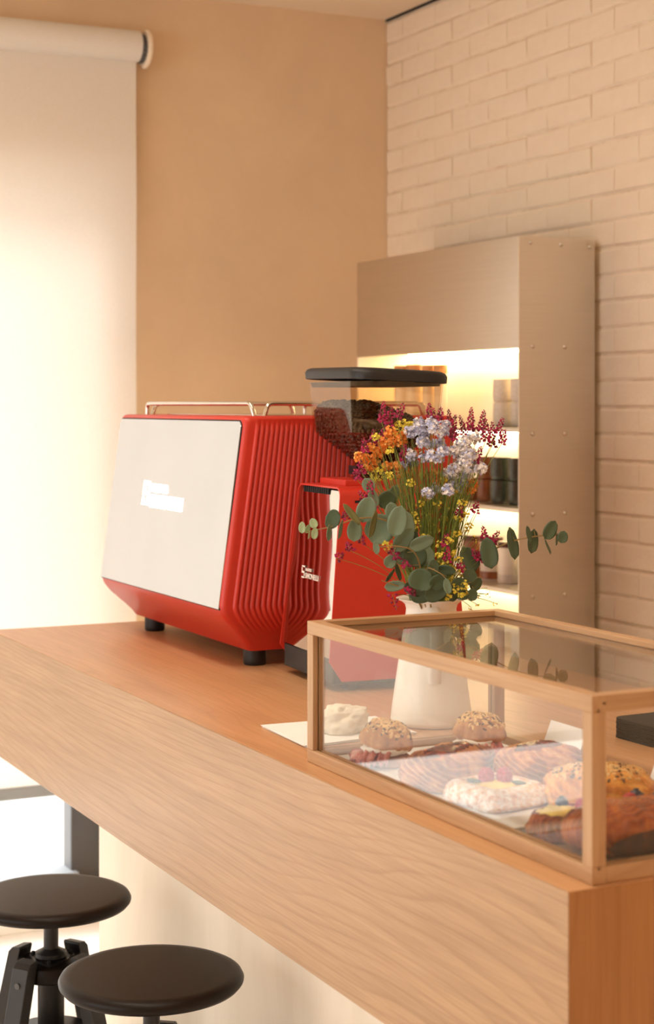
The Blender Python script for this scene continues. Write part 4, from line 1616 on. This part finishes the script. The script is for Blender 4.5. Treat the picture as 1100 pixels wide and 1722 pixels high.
# berry custard pastry, low, in front of the bun
t = thing('berry_pastry', 'flat brown pastry with yellow custard and blueberries, beside the chocolate croissant', 'pastry', (-1.765, 1.262, ZF))
bk = Bake((-1.765, 1.262, ZF), 0.092, 0.195, 0.032, R_(-10), 3.0,
          [(0.0, 0.0), (0.90, 0.0), (0.98, 0.1), (1.0, 0.35), (0.97, 0.7), (0.88, 0.95), (0.76, 1.0), (0.6, 0.9), (0.4, 0.85), (0.01, 0.85)], 0.06, 4.6, (0.008, 4, 0.2), 72)
bk.build('dough', M['croissant'], t, 3)
b = MB()
for k, (u, v, s) in enumerate(((0.0, -0.62, 1.0), (0.05, -0.30, 0.9), (0.0, 0.05, 0.9), (0.0, 0.42, 0.9), (0.0, 0.66, 0.75))):
    p = bk.top(u, v)
    b.add(*blob((p.x, p.y, p.z - 0.004), 0.024 * s, 0.026 * s, 0.011 * s, k, 2.2 + k, 0.3, 2.4, 22, 12, 0.3))
b.build('custard', M['custard'], t, smooth=True)
for u, v, kd, s in ((-0.15, -0.50, 'blueberry', 0.0085), (0.2, -0.28, 'raspberry', 0.0105), (-0.1, -0.1, 'blueberry', 0.009), (0.05, 0.42, 'raspberry', 0.010),
                    (0.15, 0.56, 'blueberry', 0.009), (-0.25, 0.52, 'blueberry', 0.009), (0.30, 0.68, 'blueberry', 0.009)):
    p = bk.top(u, v) + Vector((0, 0, 0.0125))
    if kd == 'raspberry':
        raspberry(p, s, t)
    else:
        b = MB()
        b.ell(p, (s, 0, 0), (0, s, 0), (0, 0, s * 0.9), 14, 9)
        b.lathe([(0.0032, 0.0), (0.0036, 0.0014), (0.0022, 0.0008)], (p.x, p.y, p.z + s * 0.84), 8)
        b.build('blueberry', M['blueberry'], t, smooth=True)

# chocolate croissant at the near end
t = thing('chocolate_croissant', 'glossy dark brown croissant with chocolate showing at its cut end, near corner of the case', 'croissant', (-1.678, 1.252, ZF))
cx0, cx1, cy0, cy1 = -1.742, -1.632, 1.160, 1.350
b = MB()
nu, nv = 34, 56
rings = []
for j in range(nv + 1):
    t_ = j / nv
    y = cy0 + (cy1 - cy0) * t_
    env = (1 - abs(2 * t_ - 1) ** 3.2) ** 0.5 * 0.88 + 0.12
    ring = []
    for i in range(nu):
        a = 2 * PI * i / nu
        lay = 0.025 * math.sin((t_ * 7 + 0.3 * math.sin(a)) * 2 * PI)
        k = env * (1 + lay + 0.05 * noise.noise(Vector((math.cos(a) * 2, t_ * 5, math.sin(a) * 2))))
        x = 0.055 * k * math.copysign(abs(math.cos(a)) ** 0.85, math.cos(a))
        z = 0.028 + 0.032 * k * math.copysign(abs(math.sin(a)) ** 0.85, math.sin(a))
        ring.append((min((cx0 + cx1) / 2 + x, -1.630), y, ZF + max(0.0002, z)))
    rings.append(ring)
b.loft(rings)
b.build('dough', M['croissant'], t, smooth=True)
b = MB()
vs, fs = [], []
for i in range(25):
    for j in range(9):
        u, v = i / 24 * 2 - 1, j / 8 * 2 - 1
        wv_ = 1 - 0.25 * abs(u) ** 2
        y = 1.250 + u * 0.068
        z = ZF + 0.020 + v * 0.0165 * wv_ * (1 + 0.3 * noise.noise(Vector((u * 5, v, 2)))) * (1 - abs(u) ** 5)
        x = -1.6315 + 0.0030 * (1 - v * v) * (1 - u ** 4) + 0.0015 * noise.noise(Vector((u * 12, v * 6, 1))) - 0.014 * max(0, abs(u) - 0.55) ** 1.5 - (0.006 if v < -0.6 else 0) * (-v - 0.6)
        vs.append((min(x, -1.6275), y, max(z, ZF + 0.0004)))
for i in range(24):
    for j in range(8):
        o_ = i * 9 + j
        fs.append((o_, o_ + 9, o_ + 10, o_ + 1))
b.add(vs, fs)
b.build('chocolate_filling', M['choc'], t, smooth=True)

# ------------------------------------------------------------------ bouquet
rnd = random.Random(21)
MOUTH = Vector((JX, JYc, CZ + 0.212))


def into_jug(head, spread=0.030, depth=0.10):
    """Points of a stem that leaves the jug and bends up to its head."""
    d = head - MOUTH
    flat = Vector((d.x, d.y, 0))
    m_ = MOUTH + (flat.normalized() * min(spread, flat.length * 0.30) if flat.length > 1e-4 else Vector((0, 0, 0)))
    m_ += Vector((rnd.uniform(-.008, .008), rnd.uniform(-.008, .008), 0))
    root = Vector((JX + (m_.x - JX) * -0.3, JYc + (m_.y - JYc) * -0.3, MOUTH.z - depth))
    ctrl = m_ + Vector((flat.x * 0.25, flat.y * 0.25, max(0.02, d.z * 0.62)))
    pts = [root, m_.lerp(root, 0.4)]
    for k in range(9):
        t = k / 8
        pts.append(m_ * (1 - t) ** 2 + ctrl * 2 * t * (1 - t) + head * t * t)
    return pts


def floret(b, c, s, nrm, petals=5):
    """Small open flower: a cupped ring of petals."""
    nrm = Vector(nrm)
    nrm = nrm.normalized() if nrm.length > 1e-6 else Vector((0, 0, 1))
    u = nrm.orthogonal().normalized()
    v = nrm.cross(u)
    a0 = rnd.uniform(0, PI)
    vs = [c - nrm * s * 0.35]
    for k in range(petals * 2):
        a = a0 + PI * k / petals
        r = s * (1.0 if k % 2 == 0 else 0.62)
        vs.append(c + (u * math.cos(a) + v * math.sin(a)) * r + nrm * s * (0.25 if k % 2 == 0 else 0.0))
    n_ = petals * 2
    b.add(vs, [(0, 1 + k, 1 + (k + 1) % n_) for k in range(n_)])


def stem_mesh(b, pts, r0=0.0009, r1=0.0005):
    n_ = len(pts)
    b.tube(pts, [r0 + (r1 - r0) * i / (n_ - 1) for i in range(n_)], 5)


ORD = ['first', 'second', 'third', 'fourth', 'fifth', 'sixth', 'seventh', 'eighth', 'ninth', 'tenth', 'eleventh', 'twelfth', 'thirteenth', 'fourteenth', 'fifteenth', 'sixteenth', 'seventeenth', 'eighteenth']


def ordinal(i, n_):
    return 'leftmost' if i == 0 else 'rightmost' if i == n_ - 1 else ORD[i] + ' from the left'


def spikes(items, where, group, mats=('magenta', 'magenta_d')):
    """Magenta flower spikes: (tip x, tip y, length in pixels, lean in pixels, depth)."""
    items = sorted(items)
    for i, (x, y, ln, lean, d) in enumerate(items):
        tip, low = pt(x, y, d), pt(x - lean, y + ln, d + rnd.uniform(-.004, .004))
        lab = 'magenta flower spike %s, %s' % (where, ordinal(i, len(items)) if len(items) > 1 else 'alone')
        t = thing('magenta_flower', lab, 'flower', MOUTH, group)
        b = MB()
        stem_mesh(b, into_jug(low, 0.026)[:-1] + [low, low.lerp(tip, 0.9)])
        b.build('stem', M['stem'], t)
        b = MB()
        n_ = max(12, int(ln * 0.95))
        ax = (tip - low)
        u = ax.orthogonal().normalized()
        v = ax.normalized().cross(u)
        for k in range(n_):
            f = k / n_
            a = k * 2.4
            rad = (0.0056 * (1 - f) ** 0.8 + 0.0010) * rnd.uniform(0.7, 1.25)
            out = u * math.cos(a) + v * math.sin(a)
            c = low.lerp(tip, f) + out * rad
            b.cur = 0 if rnd.random() < 0.68 else 1
            s = (0.0038 * (1 - f * 0.6)) * rnd.uniform(0.8, 1.2)
            b.ell(c, out * s, ax.normalized() * s * 0.8, out.cross(ax.normalized()) * s * 0.6, 5, 3)
            if k % 2 == 0:
                floret(b, c + out * s * 0.6, s * 1.05, out + ax.normalized() * 0.5)
        stuff(b.build('flower_spike', [M[mats[0]], M[mats[1]]], t))


spikes([(646, 674, 36, 4, 2.93), (659, 681, 34, 6, 2.95), (680, 677, 26, 12, 2.90), (629, 721, 26, 3, 2.92), (650, 712, 32, 10, 2.96), (611, 736, 24, -4, 2.90), (682, 746, 30, 6, 2.92), (606, 773, 22, -2, 2.90), (597, 787, 20, -4, 2.94)],
       'upper left before the bean hopper', 'magenta spikes on the left of the bouquet')
spikes([(722, 677, 34, 0, 3.00), (729, 685, 28, 2, 2.98), (742, 684, 26, 4, 2.97), (754, 688, 44, -6, 3.00), (766, 697, 40, 6, 2.96), (773, 698, 44, -12, 2.99), (793, 684, 40, 2, 2.97),
        (815, 689, 36, 8, 2.98), (817, 704, 38, 0, 2.93), (828, 709, 42, 1, 2.96), (846, 702, 28, 10, 2.95), (850, 722, 24, 6, 2.95), (776, 720, 22, 14, 2.93), (788, 747, 22, -3, 2.92), (811, 750, 26, 12, 2.92)],
       'top right against the lit shelf', 'magenta spikes at the top right of the bouquet')
spikes([(623, 807, 22, 2, 2.88), (604, 824, 16, -10, 2.88), (624, 836, 18, -4, 2.87), (578, 860, 12, -4, 2.86), (600, 864, 12, 4, 2.86), (583, 910, 16, -6, 2.86), (580, 930, 9, 14, 2.86), (610, 898, 14, 4, 2.87),
        (657, 920, 12, -4, 2.86), (664, 930, 12, -4, 2.85), (679, 940, 14, -4, 2.85), (696, 986, 13, 4, 2.84)],
       'low left beside the red grinder', 'magenta sprigs low on the left')
spikes([(668, 1028, -28, 8, 2.86)], 'hanging over the jug rim at its left', 'magenta sprigs over the rim')
spikes([(811, 884, 22, -6, 2.92), (807, 926, 18, 3, 2.90), (794, 922, 14, -8, 2.90), (780, 945, 12, 8, 2.88), (802, 842, 20, 3, 2.93), (776, 845, 22, 5, 2.92), (752, 896, 24, 4, 2.87), (754, 920, 24, 3, 2.86), (839, 892, 20, 10, 2.92), (690, 985, 10, 6, 2.84)],
       'low right of the bouquet', 'magenta sprigs low on the right')


def heads(name, items, where, group, mats, size, n_fl, cat='flower', depth=2.92, jit=0.035, kind_label=''):
    """Statice sprigs: a stem with a ruffled head of florets at each measured point."""
    items = sorted(items)
    for i, it in enumerate(items):
        x, y = it[0], it[1]
        d = it[2] if len(it) > 2 else depth + rnd.uniform(-jit, jit)
        c = pt(x, y, d)
        t = thing(name, '%s %s, %s' % (kind_label, where, ordinal(i, len(items))), cat, MOUTH, group)
        b = MB()
        pts = into_jug(c)
        stem_mesh(b, pts)
        # a couple of forked twigs below the head
        for k in range(2):
            a = pts[6 + k]
            e = a.lerp(c, 0.55) + Vector((rnd.uniform(-.012, .012), rnd.uniform(-.012, .012), rnd.uniform(0, .012)))
            stem_mesh(b, [a, a.lerp(e, 0.5) + Vector((0, 0, 0.003)), e], 0.0007, 0.0004)
        b.build('stem', M['stem'], t)
        b = MB()
        for k in range(n_fl):
            o_ = Vector((rnd.gauss(0, 1), rnd.gauss(0, 1), rnd.gauss(0, 0.75)))
            o_ = o_ / max(1.0, o_.length / 1.35)
            b.cur = 0 if rnd.random() < 0.72 else 1
            p = c + o_ * size * 0.55
            floret(b, p, size * rnd.uniform(0.22, 0.34), o_ + (EYE - c).normalized() * 0.8 + Vector((0, 0, 0.3)))
            if k % 2 == 0:
                floret(b, p + o_ * size * 0.06, size * 0.22, o_ + Vector((rnd.uniform(-1, 1), rnd.uniform(-1, 1), 1)))
        stuff(b.build('flower_head', [M[q] for q in mats], t))


heads('orange_statice', [(656, 726), (677, 730), (661, 743), (645, 745), (675, 742), (624, 752), (638, 758), (633, 768), (605, 768), (614, 772), (627, 782), (616, 786), (653, 784), (670, 784)],
      'upper left of the bouquet', 'orange statice on the upper left', ('orange', 'apricot'), 0.0128, 42, kind_label='ruffled orange statice head')
heads('orange_statice', [(699, 765), (726, 756), (711, 801), (731, 797), (748, 808), (796, 813), (791, 824), (729, 815), (718, 822), (740, 826), (752, 838), (736, 838), (762, 826), (716, 836), (690, 796), (676, 800), (752, 812)],
      'mid bouquet', 'orange statice in the middle', ('orange', 'apricot'), 0.0118, 28, depth=2.96, kind_label='orange statice head')
heads('lavender_statice', [(690, 726), (703, 722), (713, 730), (705, 711), (711, 743), (682, 780), (694, 777), (714, 768), (726, 767), (724, 746), (740, 746), (691, 764)],
      'left among pale flowers', 'pale lavender statice on the left', ('lavender', 'whitepetal'), 0.0135, 46, kind_label='pale lavender statice head')
heads('lavender_statice', [(726, 711), (731, 721), (748, 716), (744, 727), (738, 770), (746, 758), (720, 829), (733, 822), (773, 819), (753, 824), (760, 818), (765, 812)],
      'middle among pale flowers', 'pale lavender statice in the middle', ('lavender', 'whitepetal'), 0.0135, 46, kind_label='lavender white statice head')
heads('white_statice', [(783, 740), (774, 750), (766, 760), (800, 736), (793, 765), (783, 775), (774, 784), (797, 780), (809, 788), (753, 796), (763, 790), (783, 802), (778, 768), (788, 788), (769, 800), (782, 758)],
      'right side of the bouquet', 'white statice on the right', ('whitepetal', 'lavender'), 0.0138, 48, kind_label='white statice head')
heads('yellow_sprig', [(669, 714), (679, 711), (690, 713), (634, 734), (667, 729), (684, 722), (655, 759), (627, 794), (644, 803), (640, 790), (632, 804)],
      'upper left of the bouquet', 'yellow sprigs on the upper left', ('yellow', 'yellow'), 0.0105, 16, kind_label='small yellow flower sprig')
heads('yellow_sprig', [(698, 866), (700, 882), (722, 886), (732, 890), (748, 806), (760, 855), (770, 872), (746, 872), (778, 846), (706, 846), (655, 800), (690, 812), (722, 862), (735, 848), (785, 868), (768, 896), (714, 905), (788, 886)],
      'mid bouquet', 'yellow sprigs in the middle', ('yellow', 'yellow'), 0.0105, 15, kind_label='small yellow flower sprig')
heads('yellow_sprig', [(650, 916, 2.85), (740, 936), (752, 946), (762, 930), (776, 960), (762, 976), (764, 990), (781, 984), (754, 1002), (746, 960), (758, 955), (735, 950), (742, 916), (756, 908), (770, 940), (779, 1000)],
      'low above the jug rim', 'yellow sprigs low in the bouquet', ('yellow', 'yellow'), 0.0105, 16, depth=2.87, jit=0.02, kind_label='small yellow flower sprig')
heads('dry_sprig', [(796, 902), (800, 912), (808, 1002), (822, 1000), (832, 1014), (793, 1022), (805, 1018)],
      'right of the jug rim', 'dry yellow sprigs at the right of the rim', ('yellow', 'twig'), 0.0060, 5, depth=2.93, kind_label='tiny dry yellow sprig')
# slender bare stems that fill the middle
for i in range(46):
    x = 655 + 150 * (i / 45) + rnd.uniform(-5, 5)
    y = rnd.uniform(745, 860)
    c = pt(x, y, 2.95 + rnd.uniform(-0.04, 0.04))
    b = MB()
    pts = into_jug(c)
    stem_mesh(b, pts, 0.0009, 0.0005)
    for k in range(3):
        a = pts[5 + k]
        e = a + (c - a) * 0.5 + Vector((rnd.uniform(-.02, .02), rnd.uniform(-.02, .02), rnd.uniform(0.0, .025)))
        stem_mesh(b, [a, a.lerp(e, 0.5) + Vector((0, 0, 0.004)), e], 0.0007, 0.0003)
        b.ell(e, (0.0016, 0, 0), (0, 0.0016, 0), (0, 0, 0.0026), 5, 3)
    tag(b.build('flower_stem', M['stem']), 'thin bare green stem among the crowded stems of the bouquet', 'stem', 'bare green stems in the bouquet')

# ------------------------------------------------------------------ eucalyptus
def leaf_data(name):
    """Round leaf of unit radius with a folded midrib, its stalk at the lower end; faces +Y."""
    b = MB()
    cols_, rows_ = 8, 8
    front, fs = [], []
    for j in range(rows_ + 1):
        v = j / rows_
        z = -1 + 2 * v
        half = math.sqrt(max(0, 1 - z * z)) * (1 - 0.10 * z) + (0.02 if j in (0, rows_) else 0)
        for i in range(cols_ + 1):
            u = -1 + 2 * i / cols_
            x = u * half
            y = 0.16 * abs(x) + 0.10 * z * z + 0.03 * math.sin(3 * x + 2 * z)
            front.append((x, y, z))
    for j in range(rows_):
        for i in range(cols_):
            o_ = j * (cols_ + 1) + i
            fs.append((o_, o_ + 1, o_ + cols_ + 2, o_ + cols_ + 1))
    b.add(front, fs)
    o = b.build(name, M['leaf'], None, smooth=True)
    md = o.modifiers.new('solid', 'SOLIDIFY')
    md.thickness = 0.035
    bpy.context.view_layer.update()
    me = bpy.data.meshes.new_from_object(o.evaluated_get(bpy.context.evaluated_depsgraph_get()))
    bpy.data.objects.remove(o)
    return me


LEAF = {}
for kk in ('leaf', 'leaf_dark', 'leaf_pale', 'leaf_olive'):
    me = leaf_data('leaf')
    me.materials.clear()
    me.materials.append(M[kk])
    LEAF[kk] = me


def branch(label, stem_px, leaves, root_d):
    """A eucalyptus branch: stem through measured points, each leaf a part with its own size and turn.
    leaf: (x, y, rx, ry, roll degrees, turn degrees about its long axis, kind, depth)"""
    t = thing('eucalyptus_branch', label, 'branch', MOUTH, 'eucalyptus branches')
    sp = [pt(x, y, d) for x, y, d in stem_px]
    b = MB()
    fine = []
    for i in range(len(sp) - 1):
        for k in range(6):
            s = k / 6
            p0, p1, p2, p3 = sp[max(i - 1, 0)], sp[i], sp[i + 1], sp[min(i + 2, len(sp) - 1)]
            fine.append(0.5 * ((2 * p1) + (p2 - p0) * s + (2 * p0 - 5 * p1 + 4 * p2 - p3) * s * s + (3 * p1 - p0 - 3 * p2 + p3) * s ** 3))
    fine.append(sp[-1])
    n_ = len(fine)
    b.tube(fine, [0.0019 - 0.0011 * i / (n_ - 1) for i in range(n_)], 6)
    view = {}
    for (x, y, rx, ry, roll, turn, kd, d) in leaves:
        c = pt(x, y, d)
        sc = d / FPX
        tocam = (EYE - c).normalized()
        up = Vector((0, 0, 1))
        right = up.cross(tocam).normalized()
        up = tocam.cross(right).normalized()
        a = R_(roll)
        lz = (up * math.cos(a) + right * math.sin(a)).normalized()         # long axis of the leaf
        lx = lz.cross(tocam).normalized()
        ta = R_(turn)
        ny = (tocam * math.cos(ta) + lx * math.sin(ta)).normalized()
        nx = ny.cross(lz).normalized()
        w_ = rx / max(0.25, math.cos(ta))
        mt = Matrix((nx, ny, lz)).transposed().to_4x4()
        o = bpy.data.objects.new('leaf', LEAF[kd])
        COL.objects.link(o)
        o.parent = t
        o.matrix_local = Matrix.Translation(c - MOUTH) @ mt @ Matrix.Diagonal((w_ * sc, (w_ + ry) / 2 * sc, ry * sc, 1))
        foot = c - lz * ry * sc * 0.97
        near = min(fine, key=lambda p: (p - foot).length)
        head_ = c + lz * ry * sc * 0.97
        near2 = min(fine, key=lambda p: (p - head_).length)
        if (near2 - head_).length < (near - foot).length:
            near, foot = near2, head_
        if (near - foot).length < 0.05:
            b.tube([near, near.lerp(foot, 0.5), foot], 0.0006, 5)
    b.build('stem', M['twig'], t)
    return t


branch('long eucalyptus branch reaching left across the mirror front of the grinder',
       [(728, 1040, 2.95), (716, 995, 2.93), (697, 935, 2.89), (656, 880, 2.86), (610, 871, 2.84), (560, 885, 2.83), (516, 894, 2.82)],
       [(508, 887, 6, 10, 0, 5, 'leaf_pale', 2.815), (517, 889, 4, 8, 20, 40, 'leaf_pale', 2.82), (519, 899, 1.6, 8, 12, 70, 'leaf_pale', 2.815), (527, 880, 7, 9, -20, 15, 'leaf_pale', 2.82), (529, 897, 6, 10, 10, 15, 'leaf_pale', 2.82),
        (560, 873, 17, 13, 110, 10, 'leaf_dark', 2.83), (552, 896, 4.5, 14, 5, 60, 'leaf', 2.825), (571, 890, 3, 17, 12, 68, 'leaf', 2.83),
        (590, 866, 6, 23, -38, 50, 'leaf_olive', 2.825), (596, 892, 13, 19, 2, 10, 'leaf', 2.84), (616, 857, 17, 23, 20, 10, 'leaf', 2.85), (625, 881, 5, 24, 14, 62, 'leaf_olive', 2.83),
        (639, 889, 25, 27, 30, 8, 'leaf', 2.86), (668, 876, 17, 27, 14, 12, 'leaf', 2.84), (659, 862, 12, 18, -8, 20, 'leaf', 2.865), (686, 880, 10, 20, -10, 30, 'leaf', 2.87), (678, 907, 14, 25, 38, 25, 'leaf', 2.86)], 2.9)
branch('small eucalyptus branch standing upright before the red top of the grinder',
       [(716, 1030, 2.94), (692, 950, 2.90), (652, 880, 2.89), (632, 845, 2.88), (618, 808, 2.88)],
       [(619, 816, 11, 13, -30, 20, 'leaf', 2.88), (627, 838, 9, 17, -12, 30, 'leaf', 2.875), (650, 840, 15, 17, 40, 20, 'leaf_dark', 2.90), (660, 832, 10, 18, 20, 35, 'leaf', 2.91)], 2.9)
branch('leafy eucalyptus branch in the centre left of the bouquet above the jug rim',
       [(722, 1045, 2.94), (712, 1000, 2.88), (706, 950, 2.86), (692, 925, 2.85), (660, 918, 2.84), (634, 921, 2.84)],
       [(633, 921, 11, 6, 80, 10, 'leaf', 2.835), (709, 912, 12, 22, 68, 30, 'leaf', 2.84), (698, 934, 21, 20, 30, 10, 'leaf_dark', 2.87), (712, 932, 16, 22, -30, 20, 'leaf', 2.88), (656, 944, 11, 12, 30, 20, 'leaf', 2.85),
        (690, 905, 12, 16, 50, 25, 'leaf_dark', 2.88), (672, 935, 14, 12, 60, 20, 'leaf', 2.87)], 2.9)
branch('low eucalyptus branch with one pointed leaf left of the jug rim',
       [(716, 1040, 2.93), (700, 1004, 2.88), (684, 990, 2.86), (664, 984, 2.84), (642, 976, 2.83)],
       [(664, 985, 9, 18, 82, 15, 'leaf', 2.845), (655, 967, 3, 14, 35, 55, 'leaf_dark', 2.85), (668, 962, 4, 16, -15, 55, 'leaf_dark', 2.86)], 2.9)
branch('eucalyptus branch with large dark leaves drooping over the front of the jug rim',
       [(728, 1050, 2.93), (722, 1000, 2.88), (716, 970, 2.85), (720, 955, 2.84), (742, 965, 2.83)],
       [(708, 975, 22, 20, 10, 8, 'leaf_dark', 2.84), (728, 954, 10, 14, 8, 25, 'leaf_dark', 2.845), (750, 958, 9, 17, 95, 25, 'leaf_dark', 2.85), (737, 978, 13, 17, 55, 25, 'leaf_dark', 2.84), (752, 986, 7, 14, -12, 20, 'leaf', 2.825),
        (710, 999, 14, 22, 85, 25, 'leaf_dark', 2.855), (732, 998, 13, 20, 75, 25, 'leaf_dark', 2.85), (693, 993, 10, 18, -60, 30, 'leaf_dark', 2.86)], 2.9)
branch('short eucalyptus branch leaning over the right side of the jug rim',
       [(738, 1040, 2.95), (757, 1000, 2.90), (776, 985, 2.88), (797, 978, 2.88), (803, 970, 2.88)],
       [(772, 983, 13, 13, 20, 15, 'leaf_dark', 2.87), (790, 970, 12, 15, -20, 20, 'leaf_dark', 2.885), (800, 982, 9, 13, 40, 30, 'leaf_dark', 2.88), (794, 1000, 9, 11, 10, 15, 'leaf_dark', 2.875), (779, 999, 10, 11, -30, 15, 'leaf_dark', 2.87), (760, 1000, 10, 12, 30, 20, 'leaf_dark', 2.88)], 2.9)
branch('long eucalyptus branch reaching right across the steel shelf side',
       [(740, 1040, 2.95), (765, 985, 2.93), (790, 955, 2.92), (822, 929, 2.91), (860, 911, 2.90), (895, 903, 2.89), (925, 900, 2.89), (948, 901, 2.89)],
       [(789, 940, 15, 23, -28, 12, 'leaf_dark', 2.91), (822, 930, 15, 27, -10, 10, 'leaf_dark', 2.90), (860, 914, 9, 28, -10, 45, 'leaf_dark', 2.895), (888, 899, 4.5, 15, -12, 60, 'leaf_dark', 2.885), (895, 910, 9, 21, 6, 35, 'leaf_dark', 2.895),
        (925, 891, 11, 18, 28, 20, 'leaf_dark', 2.885), (946, 903, 9, 11, 15, 15, 'leaf_dark', 2.885), (920, 920, 2, 14, -22, 70, 'leaf_dark', 2.885), (935, 907, 1.8, 11, 4, 72, 'leaf_dark', 2.885)], 2.9)
